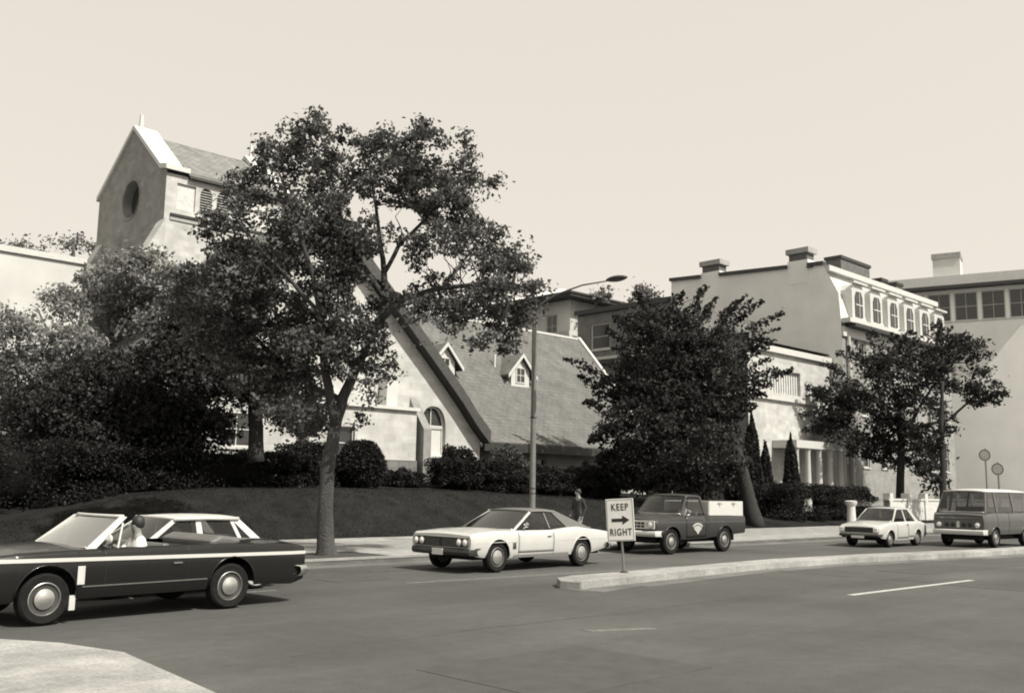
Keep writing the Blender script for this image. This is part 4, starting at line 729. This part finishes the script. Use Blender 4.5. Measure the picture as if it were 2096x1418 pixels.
def seam(B, x, f0=.04, f1=.985):
    for sy in (1, -1):
        z0 = B.zb(x); sh = interp(B.p, x, 2); MB().tube([(x, sy*(B.y(x, z0+(sh-z0)*f)+.001), z0+(sh-z0)*f) for f in np.linspace(f0, f1, 10)], .006, 4).build('door_gap', M['black'], B.root)
def handle(root, x, y, z, m='chrome'):
    for sy in (1, -1): MB().box(x-.07, x+.07, sy*y-.018, sy*y+.018, z-.012, z+.012).build('door_handle', M[m], root, bevel=.005)
def mirror(root, x, y, z, m='chrome', sides=(1,)):
    for sy in sides: MB().tube([(x, sy*y, z), (x, sy*(y+.08), z+.07)], .012, 6).lathe([(.001, -.03), (.06, -.02), (.065, .01), (.001, .04)], (x, sy*(y+.1), z+.1), 'x', 14).build('wing_mirror', M[m], root, smooth=True)

# 1 dark convertible, hood down
cv = thing('convertible', 'dark open topped convertible with a pale side stripe, nearest car, at the left edge', 'car', 6.10, 14.52, .005, math.pi+R(4.5))
pf = [(-2.82, .86, .82, .80, .42), (-2.76, .93, .88, .88, .36), (-2.5, .97, .92, .93, .30), (-1.9, .99, .945, .95, .33), (-1.2, 1.0, .97, .96, .32), (-.6, .98, .96, .96, .31), (.7, .98, .955, .96, .31), (1.1, 1.02, .95, .955, .31), (1.7, .99, .93, .95, .32), (2.1, .95, .90, .93, .30), (2.25, .86, .84, .88, .38)]
B = Body(cv, pf, M['car_dark'], (1.38, -1.38), .40, open_=((-1.15, .62),))
B.line('side_stripe', -2.76, 2.2, .80, .05, M['white_paint'], .014, lambda x: .815+.012*x)
B.line('sill_trim', -.95, .92, .47, .018, M['chrome'], .008)
seam(B, .62); seam(B, -.62); handle(cv, -.45, .965, .72)
under(cv, -2.3, 2.0, .64, .36); wheels(cv, 2.76, .93, .335, hubr=.13)
for sy in (1, -1):
    MB().hexa([(.86, sy*.80, .95), (.72, sy*.80, .95), (.72, sy*.86, .95), (.86, sy*.86, .95)], [(.33, sy*.66, 1.37), (.23, sy*.66, 1.37), (.23, sy*.72, 1.37), (.33, sy*.72, 1.37)]).build('windscreen_pillar', M['white_paint'], cv, bevel=.01)
    MB().tube([(.40, sy*.83, .95), (.31, sy*.75, 1.29)], .014, 6).build('vent_frame', M['white_paint'], cv)
    MB().face([(.70, sy*.81, .97), (.42, sy*.825, .97), (.33, sy*.75, 1.27)]).build('vent_window', M['glass'], cv)
gh = dict(zb=.97, zr=1.355, yb=.83, yr=.69, ab=.86, at=.30, rb=0, rt=0)
greenhouse(cv, gh, M['white_paint'], glass('bright_reflection_glass', clear=.6, rough=.3, refl=.42), [], [], roof=False)  # gloss share and roughness raised to imitate a bright sky reflection
MB().tube([(.28+.10*(1-(j/5-1)**2), .69*(j/5-1), 1.375) for j in range(11)], .024, 8).build('windscreen_header', M['white_paint'], cv, smooth='all')
interior(cv, (-.15, -.95), .42, .74, M['seat'], (.38, .38, .93), .98)
MB().prism([(.8, .75), (.8, .96), (.55, .95), (.5, .8)], 'y', -.78, .78).build('dashboard', M['black'], cv, bevel=.02)
MB().prism([(-1.15, .86), (-1.62, .9), (-1.66, 1.03), (-1.3, 1.08), (-1.1, 1.0)], 'y', -.72, .72).build('folded_hood', M['seat'], cv, bevel=.05)
bumper(cv, 2.36, .97, .48, .17); bumper(cv, -2.88, .96, .5, .17)
for sy in (1, -1):
    for k in (0, 1): lampx(cv, 2.25, sy*(.70-.2*k), .68, .085)
    o = MB().box(-2.84, -2.815, sy*.55-.2, sy*.55+.2, .62, .74).build('tail_light', M['dirty_white'], cv, bevel=.01)
MB().box(2.24, 2.262, -.42, .42, .60, .76).build('grille', M['black'], cv)
for k in range(5): MB().box(2.262, 2.27, -.42, .42, .62+k*.03, .63+k*.03).build('grille_bar', M['chrome'], cv)
MB().box(.90, 1.0, B.y(.95, .62)+.002, B.y(.95, .62)+.014, .50, .74).build('fender_badge', M['dirty_white'], cv, bevel=.003)
MB().box(.98, 1.06, B.y(1.0, .3)-.03, B.y(1.0, .3)+.004, .17, .36).build('mud_flap', M['dirty_white'], cv)
mirror(cv, .60, .86, .98, 'white_paint')
# 2 sedan with a white roof, beyond it
sd = thing('sedan', 'dark sedan with a white roof, beyond the convertible', 'car', 7.95, 16.85, .005, math.pi+R(3))
pf = [(-2.05, .78, .74, .80, .44), (-1.98, .85, .80, .87, .36), (-1.6, .89, .84, .91, .28), (-.6, .87, .84, .92, .27), (.9, .87, .84, .92, .27), (1.7, .87, .82, .9, .28), (2.1, .82, .78, .88, .32), (2.2, .74, .72, .82, .4)]
B = Body(sd, pf, M['car_dark'], (1.35, -1.35), .39, open_=((-1.15, .62),)); B.line('side_trim', -1.9, 2.1, .7, .02, M['chrome'], .01)
under(sd, -1.8, 1.9, .62); wheels(sd, 2.7, .89, .33, ww=True, hubr=.13)
gh = dict(zb=.86, zr=1.25, yb=.80, yr=.66, ab=.80, at=.20, rb=-1.45, rt=-1.0)
W_ = M['white_paint']
greenhouse(sd, gh, W_, M['glass'], [(.70, .82, .11, .21, 'windscreen_pillar', W_), (-.30, -.18, -.28, -.18, 'door_pillar', W_), (-1.07, -.99, -.90, -.83, 'rear_door_pillar', W_), (-1.48, -1.28, -1.03, -.86, 'rear_pillar', W_), (-.1, .75, .93, .95, 'x', W_)][:4], [(.72, -.2, .14, -.2), (-.28, -.99, -.26, -.83), (-1.05, -1.28, -.88, -.9)])
for sy in (1, -1): MB().tube([(.24, sy*.68, 1.235), (-.4, sy*.69, 1.25), (-1.02, sy*.68, 1.235)], .035, 8).build('roof_rail', W_, sd, smooth='all')
interior(sd, (-.05, -.8), .40, .72, M['seat'], (.4, .36, .86), .94); seam(B, .6); seam(B, -.25)
bumper(sd, 2.26, .93, .46, .16); bumper(sd, -2.10, .93, .48, .16)
for sy in (1, -1): lampx(sd, 2.2, sy*.62, .66, .09); lampx(sd, -2.05, sy*.62, .68, .08, 'dirty_white', 'tail_light')
MB().box(2.195, 2.215, -.4, .4, .56, .74).build('grille', M['black'], sd)
# 3 white coupe with a dark vinyl roof
cp = thing('coupe', 'white two door coupe with a dark vinyl roof and four round headlights', 'car', 16.80, 17.12, .005, math.pi+R(3))
pf = [(-2.75, .78, .74, .84, .46), (-2.65, .86, .82, .90, .42), (-2.2, .90, .87, .96, .36), (-1.75, .94, .91, .985, .30), (-1.4, .98, .95, .99, .30), (-1.0, .97, .94, .99, .30), (-.4, .92, .89, .98, .30), (.6, .93, .90, .99, .30), (1.5, .95, .90, 1.0, .30), (2.0, .91, .87, .99, .34), (2.27, .88, .85, .98, .38), (2.34, .84, .81, .95, .44)]
B = Body(cp, pf, M['car_white'], (1.50, -1.50), .385, open_=((-1.3, .68),), rz=.35)
B.panel('door', -.42, .82, .16, .93, M['car_white'], .004); seam(B, .83, .1); seam(B, -.43, .1); B.line('rocker_trim', -.98, .98, .345, .09, M['steel'], .006)
B.line('character_crease', -2.5, 2.2, .66, .012, M['dirty_white'], .004)
under(cp, -2.5, 2.0, .68); wheels(cp, 3.0, .99, .335, xs=(1.50, -1.50), ww=False, hubr=.15)
gh = dict(zb=.92, zr=1.33, yb=.86, yr=.67, ab=.92, at=.10, rb=-2.0, rt=-.80)
greenhouse(cp, gh, M['vinyl'], M['darkglass'], [(.84, .92, .02, .10, 'windscreen_pillar', M['car_white']), (-2.0, -1.1, -.82, -.60, 'rear_pillar', M['vinyl'])], [(.84, -.38, .02, -.34), (-.38, -1.1, -.34, -.62)], roofm=M['vinyl'])
for sy in (1, -1): MB().tube([(-.40, sy*.85, .93), (-.36, sy*.67, 1.31)], .012, 6).build('window_divider', M['chrome'], cp); MB().tube([(.13, sy*.69, 1.33), (-.3, sy*.695, 1.335), (-.8, sy*.69, 1.30)], .014, 6).build('drip_rail', M['chrome'], cp)
interior(cp, (-.1, -.85), .42, .74, M['seat'], (.38, .36, .93), .96)
MB().prism([(.75, .7), (.75, .9), (.5, .9), (.5, .7)], 'y', -.76, .76).build('dashboard', M['black'], cp)
MB().box(2.332, 2.355, -.86, .86, .56, .76).build('grille', M['black'], cp, bevel=.01)
for k in range(6): MB().box(2.355, 2.362, -.50, .50, .585+k*.027, .592+k*.027).build('grille_bar', M['steel'], cp)
MB().box(2.355, 2.370, -.03, .03, .57, .75).build('grille_divider', M['black'], cp)
MB().box(2.350, 2.375, -.87, .87, .762, .785).build('hood_lip', M['chrome'], cp, bevel=.006)
for sy in (1, -1):
    for k in (0, 1): lampx(cp, 2.37, sy*(.79-.19*k), .665, .078)
    for k in range(3): MB().box(.93+k*.04, .952+k*.04, sy*B.y(.95, .6)-.01, sy*B.y(.95, .6)+.008, .50, .64).build('fender_vent', M['black'], cp)
bumper(cp, 2.44, 1.01, .46, .17, 'bumper_dk'); bumper(cp, -2.82, .99, .48, .17)  # front bumper: dark road reflection is put into its base colour
MB().box(2.430, 2.455, -.17, .17, .38, .52).build('licence_plate', M['plate'], cp)
MB().box(-2.77, -2.75, -.8, .8, .6, .74).build('tail_light', M['dirty_white'], cp); mirror(cp, .60, .90, .93); handle(cp, -.25, .985, .76)
# 4 pickup truck carrying white side boards
tk = thing('pickup_truck', 'dark pickup truck with a pale door emblem and white side boards on its bed', 'truck', 25.4, 18.62, .005, math.pi+R(-1))
pf = [(-2.55, 1.10, 1.08, .90, .60), (-2.5, 1.12, 1.10, .95, .56), (-1.6, 1.14, 1.12, .97, .52), (-.42, 1.15, 1.13, .97, .44), (.3, 1.16, 1.13, .97, .42), (.95, 1.18, 1.12, .97, .42), (1.6, 1.12, 1.06, .96, .48), (1.98, 1.08, 1.02, .94, .54), (2.06, 1.02, .97, .91, .58)]
B = Body(tk, pf, M['truck_paint'], (1.36, -1.36), .44, open_=((-2.45, -.52), (-.38, .62)), rz=.38, tuck=.955)
B.panel('door', -.32, .66, .05, .96, M['truck_paint'], .004); seam(B, .68); seam(B, -.34); seam(B, -.46)
B.line('body_crease', -2.4, 1.95, .93, .03, M['van_paint'], .008)
MB().box(-2.42, -.55, -.88, .88, .62, .68).build('bed_floor', M['black'], tk); MB().box(-.55, -.42, -.9, .9, .5, 1.14).build('cab_back', M['truck_paint'], tk)
under(tk, -2.3, 1.8, .62, .32, .7); wheels(tk, 2.72, .95, .375, xs=(1.36, -1.36), hubr=.12)
gh = dict(zb=1.17, zr=1.70, yb=.86, yr=.72, ab=.82, at=.36, rb=-.50, rt=-.36, crown=.07)
greenhouse(tk, gh, M['truck_paint'], M['glass'], [(.75, .82, .30, .36, 'windscreen_pillar', None), (-.52, -.38, -.38, -.28, 'rear_pillar', None)], [(.75, -.38, .30, -.28)])
for sy in (1, -1): MB().tube([(.48, sy*.85, 1.17), (.28, sy*.73, 1.66)], .014, 6).build('vent_frame', M['black'], tk)
interior(tk, (.02,), .62, .76, M['seat'], (.45, .40, 1.12), 1.25)
MB().prism([(.8, .95), (.8, 1.16), (.6, 1.15), (.55, .95)], 'y', -.8, .8).build('dashboard', M['black'], tk)
for sy in (1, -1):
    b = MB().box(-2.42, -.62, sy*.86-.02, sy*.86+.02, 1.10, 1.56).build('side_board', M['white_paint'], tk, bevel=.004)
    for k, xx in enumerate((-1.18, -1.95)):
        e = MB(); 
        for j in range(7): a = math.pi*(.12+.76*j/6); e.hexa([(xx, sy*.882, 1.44), (xx+.02, sy*.882, 1.44), (xx+.02, sy*.886, 1.44), (xx, sy*.886, 1.44)], [(xx+.17*math.cos(a)-.012, sy*.882, 1.44+.09*math.sin(a)), (xx+.17*math.cos(a)+.016, sy*.882, 1.44+.09*math.sin(a)), (xx+.17*math.cos(a)+.016, sy*.886, 1.44+.09*math.sin(a)), (xx+.17*math.cos(a)-.012, sy*.886, 1.44+.09*math.sin(a))])
        e.prism([(xx-.03, 1.46), (xx+.04, 1.46), (xx+.005, 1.36)], 'y', sy*.8825, sy*.887); e.build('printed_mark', M['smudge'], b)
MB().box(-.64, -.60, -.86, .86, 1.12, 1.54).build('front_board', M['white_paint'], tk); MB().box(-2.46, -2.42, -.88, .88, 1.10, 1.56).build('tail_board', M['white_paint'], tk)
em = MB(); cx, cz = .12, .78; yy = B.y(.12, .75)+.010
em.face([(cx+.26*math.cos(a), yy, cz+.13*math.sin(a)) for a in np.linspace(.1, math.pi-.1, 12)]+[(cx+.2*math.cos(a), yy, cz+.07*math.sin(a)) for a in np.linspace(math.pi-.1, .1, 12)])
em.face([(cx-.13, yy, cz+.04), (cx+.13, yy, cz+.04), (cx+.12, yy, cz-.10), (cx, yy, cz-.22), (cx-.12, yy, cz-.10)]); em.face([(cx-.2, yy+.001, cz+.0), (cx-.14, yy+.001, cz+.02), (cx-.12, yy+.001, cz-.09), (cx-.16, yy+.001, cz-.1)]); em.face([(cx+.2, yy+.001, cz+.0), (cx+.14, yy+.001, cz+.02), (cx+.12, yy+.001, cz-.09), (cx+.16, yy+.001, cz-.1)])
em.build('door_emblem', M['emblem'], tk)
bumper(tk, 2.18, .99, .60, .17, 'white_paint'); bumper(tk, -2.62, .8, .62, .14, 'van_paint')
MB().box(2.045, 2.085, -.86, .86, .74, .98).build('grille', M['plate'], tk, bevel=.01)
for k in range(2):
    for j in range(7): MB().box(2.086, 2.095, -.5+j*.145, -.39+j*.145, .78+k*.09, .84+k*.09).build('grille_slot', M['black'], tk)
for sy in (1, -1): lampx(tk, 2.09, sy*.70, .86, .095); mirror(tk, .66, .95, 1.14, 'white_paint')
MB().tube([(.1, 0, 1.74), (.1, 0, 1.86)], .012, 5).build('aerial', M['chrome'], tk); handle(tk, -.2, .975, .98)
# 5 small white fastback
fb = thing('fastback_car', 'small white fastback car with square headlights, between truck and van', 'car', 35.45, 16.55, .005, math.pi+R(0))
pf = [(-2.0, .74, .70, .70, .40), (-1.94, .84, .80, .76, .34), (-1.5, .93, .88, .79, .26), (-.6, .92, .89, .81, .24), (.6, .91, .88, .81, .24), (1.2, .88, .84, .80, .26), (1.75, .81, .77, .78, .32), (1.92, .77, .73, .76, .38), (1.96, .72, .69, .73, .42)]
B = Body(fb, pf, M['car_white2'], (1.13, -1.13), .32, open_=((-1.3, .55),), rz=.30)
B.panel('door', -.28, .58, .08, .95, M['car_white2'], .004); B.panel('rear_door', -.95, -.34, .14, .95, M['car_white2'], .004)
for x in (.6, -.31): seam(B, x)
under(fb, -1.8, 1.7, .54, .24, .55); wheels(fb, 2.26, .79, .29, hubr=.12)
gh = dict(zb=.90, zr=1.34, yb=.70, yr=.57, ab=.78, at=.16, rb=-1.72, rt=-.85)
greenhouse(fb, gh, M['car_white2'], M['darkglass'], [(.71, .78, .10, .16, 'windscreen_pillar', None), (-.36, -.26, -.33, -.25, 'door_pillar', None), (-1.42, -1.12, -.92, -.70, 'rear_pillar', None)], [(.71, -.26, .1, -.25), (-.36, -1.12, -.33, -.75)])
interior(fb, (-.02, -.8), .40, .62, M['seat'], (.42, .3, .9), .96)
MB().box(1.955, 1.975, -.52, .52, .52, .69).build('grille', M['black'], fb, bevel=.008)
for k in range(5): MB().box(1.976, 1.982, -.5, .5, .545+k*.028, .551+k*.028).build('grille_bar', M['steel'], fb)
for sy in (1, -1):
    MB().box(1.95, 1.992, sy*.62-.085, sy*.62+.085, .53, .69).build('headlight', M['lens'], fb, bevel=.02)
    MB().box(-2.02, -1.995, sy*.55-.12, sy*.55+.12, .56, .68).build('tail_light', M['dirty_white'], fb)
bumper(fb, 2.06, .80, .42, .10, 'darktrim'); bumper(fb, -2.09, .79, .44, .10, 'darktrim'); MB().box(2.05, 2.07, -.24, .24, .32, .41).build('licence_plate', M['plate'], fb)
handle(fb, -.18, .81, .78)
# 6 van at the right edge
vn = thing('van', 'dark fronted van with a white roof and pale bumper, last vehicle at the right edge', 'van', 39.45, 14.4, .005, math.pi+R(-3))
pf = [(-2.3, 1.28, 1.24, .92, .50), (-2.25, 1.3, 1.26, .96, .46), (1.5, 1.3, 1.26, .98, .46), (2.0, 1.28, 1.24, .97, .48), (2.2, 1.24, 1.2, .95, .5), (2.27, 1.18, 1.14, .92, .54)]
B = Body(vn, pf, M['van_paint'], (1.35, -1.35), .40, open_=((-2.1, 1.7),), rz=.36, tuck=.97)
under(vn, -2.2, 2.0, .64, .26, .7); wheels(vn, 2.7, .97, .36, hubr=.13); seam(B, 1.2); seam(B, .2)
gh = dict(zb=1.27, zr=2.02, yb=.90, yr=.78, ab=2.08, at=1.72, rb=-2.22, rt=-2.12, crown=.10)
greenhouse(vn, gh, M['van_paint'], M['darkglass'], [(2.0, 2.08, 1.64, 1.72, 'windscreen_pillar', None), (.98, 1.1, .95, 1.07, 'door_pillar', None), (-.5, -.4, -.5, -.4, 'side_pillar', None), (-2.22, -2.05, -2.12, -1.98, 'rear_pillar', None)], [(2.0, 1.1, 1.64, 1.07), (.98, -.4, .95, -.4), (-.5, -2.05, -.5, -1.98)], roofm=M['white_paint'])
interior(vn, (1.0, -.2), .75, .82, M['seat'], (1.45, .4, 1.25), 1.45)
MB().box(2.262, 2.29, -.84, .84, .66, .96).build('grille', M['van_paint'], vn, bevel=.015)
for k, y in enumerate((-.42, -.2, .2, .42)): MB().lathe([(.001, .02), (.07, .018), (.085, .005), (.085, -.02)], (2.295, y, .8), 'x', 16).build('grille_opening', M['black'], vn)
MB().box(2.29, 2.312, -.05, .05, .70, .93).build('grille_emblem', M['dirty_white'], vn, bevel=.01)
for sy in (1, -1): lampx(vn, 2.30, sy*.70, .80, .09); lampx(vn, -2.31, sy*.75, .8, .06, 'dirty_white', 'tail_light')
bumper(vn, 2.42, 1.0, .54, .19, 'white_paint'); bumper(vn, -2.44, .99, .54, .18, 'white_paint')
MB().box(2.262, 2.275, -.86, .86, 1.04, 1.07).build('front_trim', M['chrome'], vn)
# ---------------------------------------------------------------- people
def human(name, label, joints, edges, hair, shirt, pants, hip, loc, rot, skinparts, headc, coll=None):
    me = bpy.data.meshes.new(name); keys = list(joints); me.from_pydata([joints[k][0] for k in keys], [(keys.index(a), keys.index(b)) for a, b in edges], [])
    o = bpy.data.objects.new(name, me); sc.collection.objects.link(o); md = o.modifiers.new('s', 'SKIN'); o.modifiers.new('d', 'SUBSURF').levels = 2
    for i, k in enumerate(keys): r = joints[k][1]; me.skin_vertices[0].data[i].radius = r if isinstance(r, tuple) else (r, r); me.skin_vertices[0].data[i].use_root = (k == 'pelvis')
    dg = bpy.context.evaluated_depsgraph_get(); nm = bpy.data.meshes.new_from_object(o.evaluated_get(dg)); bpy.data.objects.remove(o)
    nm.materials.clear()
    for m in (shirt, pants, M['skin'], M['black']): nm.materials.append(m)
    J = {k: Vector(joints[k][0]) for k in keys}
    for p in nm.polygons:
        c = p.center; near_ = min(keys, key=lambda k: (J[k]-c).length-(.03 if k == 'head' else 0)); p.use_smooth = True
        p.material_index = 2 if near_ in skinparts else 3 if near_ in ('toe_l', 'toe_r', 'ankle_l', 'ankle_r') else 1 if near_ in ('pelvis', 'hip_l', 'hip_r', 'knee_l', 'knee_r') else 0
    b = bpy.data.objects.new(name, nm); sc.collection.objects.link(b); b.location = loc; b.rotation_euler.z = rot; tag(b, label, 'person')
    h = headc; hm = MB().lathe([(.001, .118), (.055, .105), (.088, .055), (.094, .0), (.085, -.05), (.07, -.065)], (h[0]-.028, h[1], h[2]), 'z', 16)
    hm.build('hair', M['hair'], b, smooth='all')
    for sy in (1, -1): MB().lathe([(.001, .006), (.012, 0), (.001, -.01)], (h[0]+.088, h[1]+sy*.032, h[2]), 'x', 8).build('eye', M['black'], b)
    MB().tube([(h[0]+.09, h[1], h[2]+.01), (h[0]+.118, h[1], h[2]-.03), (h[0]+.085, h[1], h[2]-.04)], .012, 6).build('nose', M['skin'], b)
    return b
def sitting(name, label, shirt, root, lx, ly, lz, look=0, arm=1):
    j = dict(pelvis=((0, 0, .1), .13), waist=((-.02, 0, .28), .13), chest=((-.05, 0, .45), (.12, .17)), neck=((-.04, 0, .60), .055), head=((-.01, 0, .68), .075), crown=((-.01, 0, .80), .08),
      sh_l=((-.05, .17, .50), .065), el_l=((.12, .24, .32), .045), wr_l=((.34, .16, .44), .03), hand_l=((.41, .13, .47), .032), sh_r=((-.05, -.17, .50), .065), el_r=((.12, -.22, .32), .045), wr_r=((.34, -.12, .42), .03), hand_r=((.41, -.1, .45), .032),
      hip_l=((.05, .1, .08), .09), knee_l=((.45, .12, .16), .065), ankle_l=((.62, .12, -.18), .045), toe_l=((.75, .12, -.2), .035), hip_r=((.05, -.1, .08), .09), knee_r=((.45, -.12, .16), .065), ankle_r=((.62, -.12, -.18), .045), toe_r=((.75, -.12, -.2), .035))
    e = [('pelvis', 'waist'), ('waist', 'chest'), ('chest', 'neck'), ('neck', 'head'), ('head', 'crown'), ('chest', 'sh_l'), ('sh_l', 'el_l'), ('el_l', 'wr_l'), ('wr_l', 'hand_l'), ('chest', 'sh_r'), ('sh_r', 'el_r'), ('el_r', 'wr_r'), ('wr_r', 'hand_r'), ('pelvis', 'hip_l'), ('hip_l', 'knee_l'), ('knee_l', 'ankle_l'), ('ankle_l', 'toe_l'), ('pelvis', 'hip_r'), ('hip_r', 'knee_r'), ('knee_r', 'ankle_r'), ('ankle_r', 'toe_r')]
    a = root.rotation_euler.z; p = Matrix.Rotation(a, 3, 'Z') @ Vector((lx, ly, lz)) + root.location
    return human(name, label, j, e, None, shirt, M['shirt_d'], .15, p, a, ('neck', 'head', 'crown', 'hand_l', 'hand_r', 'wr_l', 'wr_r'), (-.01, 0, .765))
sitting('person', 'driver in a white shirt at the wheel of the open convertible', M['shirt_w'], cv, -.08, .38, .50)
sitting('person', 'dark haired driver in the white roofed sedan', M['shirt_w'], sd, 0, .36, .36)
sitting('person', 'driver in a pale shirt in the cab of the pickup truck', M['shirt_w'], tk, .08, .40, .72)
sitting('person', 'driver behind the dark windscreen of the small white fastback', M['shirt_d'], fb, 0, .3, .40)
j = dict(pelvis=((0, 0, .92), (.13, .15)), waist=((0, 0, 1.08), .125), chest=((.01, 0, 1.30), (.12, .17)), neck=((.02, 0, 1.47), .05), head=((.04, 0, 1.55), .075), crown=((.04, 0, 1.66), .08),
  sh_l=((0, .18, 1.38), .06), el_l=((-.08, .23, 1.12), .045), wr_l=((.04, .22, .88), .03), hand_l=((.08, .22, .80), .034), sh_r=((0, -.18, 1.38), .06), el_r=((.05, -.23, 1.12), .045), wr_r=((.16, -.2, .92), .03), hand_r=((.2, -.2, .85), .034),
  hip_l=((0, .1, .86), .1), knee_l=((.12, .1, .48), .065), ankle_l=((.08, .1, .09), .045), toe_l=((.24, .11, .04), .035), hip_r=((0, -.1, .86), .1), knee_r=((-.02, -.1, .48), .065), ankle_r=((-.2, -.1, .12), .045), toe_r=((-.06, -.11, .04), .035))
e = [('pelvis', 'waist'), ('waist', 'chest'), ('chest', 'neck'), ('neck', 'head'), ('head', 'crown'), ('chest', 'sh_l'), ('sh_l', 'el_l'), ('el_l', 'wr_l'), ('wr_l', 'hand_l'), ('chest', 'sh_r'), ('sh_r', 'el_r'), ('el_r', 'wr_r'), ('wr_r', 'hand_r'), ('pelvis', 'hip_l'), ('hip_l', 'knee_l'), ('knee_l', 'ankle_l'), ('ankle_l', 'toe_l'), ('pelvis', 'hip_r'), ('hip_r', 'knee_r'), ('knee_r', 'ankle_r'), ('ankle_r', 'toe_r')]
human('person', 'pedestrian in dark clothes walking on the pavement behind the coupe', j, e, None, M['shirt_d'], M['shirt_d'], .9, W(23.9, 21.3, .15), AZ+math.pi, ('neck', 'head', 'crown', 'hand_l', 'hand_r'), (.04, 0, 1.625))
# ---------------------------------------------------------------- street furniture
SD = math.pi-R(76)        # plate faces oncoming traffic
sg = thing('keep_right_sign', 'white KEEP RIGHT sign with a black arrow, leaning on the traffic island', 'sign', 16.35, 13.3, .10)
ang = math.atan2(-1, -.32)
sg.rotation_euler = (Matrix.Rotation(R(-53), 4, 'Z') @ Matrix.Rotation(R(-3.0), 4, 'Y')).to_euler()   # local -y faces the reader, x to the right
sg.rotation_euler = (Matrix.Rotation(R(-26), 4, 'Z') @ Matrix.Rotation(R(-3.6), 4, 'Y')).to_euler()
MB().tube([(0, .02, -.02), (0, .02, 1.55)], .028, 8).build('post', M['steel'], sg); MB().lathe([(.01, 0), (.11, 0), (.10, .05), (.05, .09), (.01, .09)], (0, .02, 0), 'z', 14).build('post_base', M['darktrim'], sg)
pl = MB().box(-.31, .31, -.012, 0, .70, 1.58).build('sign_plate', M['signface'], sg, bevel=.006)
bd = MB(); bd.box(-.29, .29, -.0145, -.012, .715, .725).box(-.29, .29, -.0145, -.012, 1.555, 1.565).box(-.29, -.28, -.0145, -.012, .725, 1.555).box(.28, .29, -.0145, -.012, .725, 1.555); bd.build('border_line', M['steel'], pl)
def text(tx, size, x, z, parent, sx=1, m='letter', y=-.0135):
    c = bpy.data.curves.new('lettering', 'FONT'); c.body = tx; c.size = size; c.align_x = 'CENTER'; c.align_y = 'CENTER'; c.extrude = .002; c.offset = .0035; c.materials.append(M[m]); c.space_character = 1.2
    o = bpy.data.objects.new('tmp', c); sc.collection.objects.link(o); me = bpy.data.meshes.new_from_object(o.evaluated_get(bpy.context.evaluated_depsgraph_get())); bpy.data.objects.remove(o)
    o = bpy.data.objects.new('lettering', me); sc.collection.objects.link(o); o.parent = parent; o.location = (x, y, z); o.rotation_euler.x = math.pi/2; o.scale = (sx, 1, 1); return o
text('KEEP', .20, 0, 1.40, pl, .78); text('RIGHT', .20, 0, .88, pl, .74)
MB().prism([(-.19, 1.10), (.05, 1.10), (.05, 1.04), (.205, 1.135), (.05, 1.23), (.05, 1.17), (-.19, 1.17)], 'y', -.0155, -.012).build('arrow', M['letter'], pl)
lp = thing('street_lamp', 'tall grey lamp post with a long curved arm behind the white coupe', 'street lamp', 21.46, 21.0, .13)
MB().tube([(0, 0, 0), (0, 0, .5), (0, 0, 7.45)], [.13, .095, .075], 12).build('pole', M['steel'], lp, smooth=True); MB().box(-.2, .2, -.2, .2, 0, .06).build('base_plate', M['steel'], lp)
MB().tube([(0, 0, 7.2), (.03, -.25, 7.42), (.08, -.8, 7.64), (.2, -1.8, 7.82), (.3, -2.75, 7.84)], [.04, .034, .03, .026, .022], 8).build('arm', M['steel'], lp, smooth='all')
hd = MB(); rows = []
for i in range(9):
    f = i/8; w_ = .17*math.sin(math.pi*min(1, f*.92+.08))**.6; rows.append([(.3+.02*f+w_*math.cos(a), -2.7-.75*f, 7.86+.09*math.sin(a)*(w_/.17)) for a in np.linspace(0, 2*math.pi, 13)])
hd.grid(rows).build('lamp_head', M['darktrim'], lp, smooth='all')
for z in (1.6, 1.75, 3.9): MB().lathe([(.10, -.02), (.108, 0), (.10, .02)], (0, 0, z), 'z', 12).build('pole_band', M['darktrim'], lp)
bo = thing('bollard', 'short white post with a flared top beside the hedge, left of the small white car', 'post', 51.8, 26.0, .14)
MB().lathe([(.01, 0), (.30, 0), (.26, .15), (.23, .7), (.22, 1.05), (.32, 1.18), (.34, 1.32), (.2, 1.36), (.01, 1.36)], (0, 0, 0), 'z', 16).build('post', M['dirty_white'], bo, smooth=True)
for (s, t, lab, z1) in ((62.5, 22.6, 'thin pole with a round sign at the far right edge', 4.6), (60.5, 21.2, 'pole with a lower round sign behind the van', 3.7)):
    r = thing('round_sign', lab, 'sign', s, t, .13); MB().tube([(0, 0, 0), (0, 0, z1)], .05, 8).build('post', M['steel'], r)
    MB().lathe([(.001, -.03), (.36, -.03), (.36, 0), (.001, 0)], (-.06, 0, z1-.4), 'x', 20).build('sign_disc', M['dirty_white'], r); MB().lathe([(.28, -.033), (.34, -.033), (.34, -.031), (.28, -.031)], (-.06, 0, z1-.4), 'x', 20).build('sign_rim', M['steel'], r)
fn = thing('garden_wall', 'low pale wall behind the small white car under the trees', 'wall', 60, 27.6, 0)
MB().box(0, 26, 0, .3, 0, 1.5).build('wall', M['dirty_white'], fn); MB().box(-.1, 26, -.06, .36, 1.5, 1.62).build('coping', M['white_trim'], fn)
for k in range(10): MB().box(2.6*k, 2.6*k+.45, -.08, .38, 0, 1.95).build('pier', M['dirty_white'], fn)
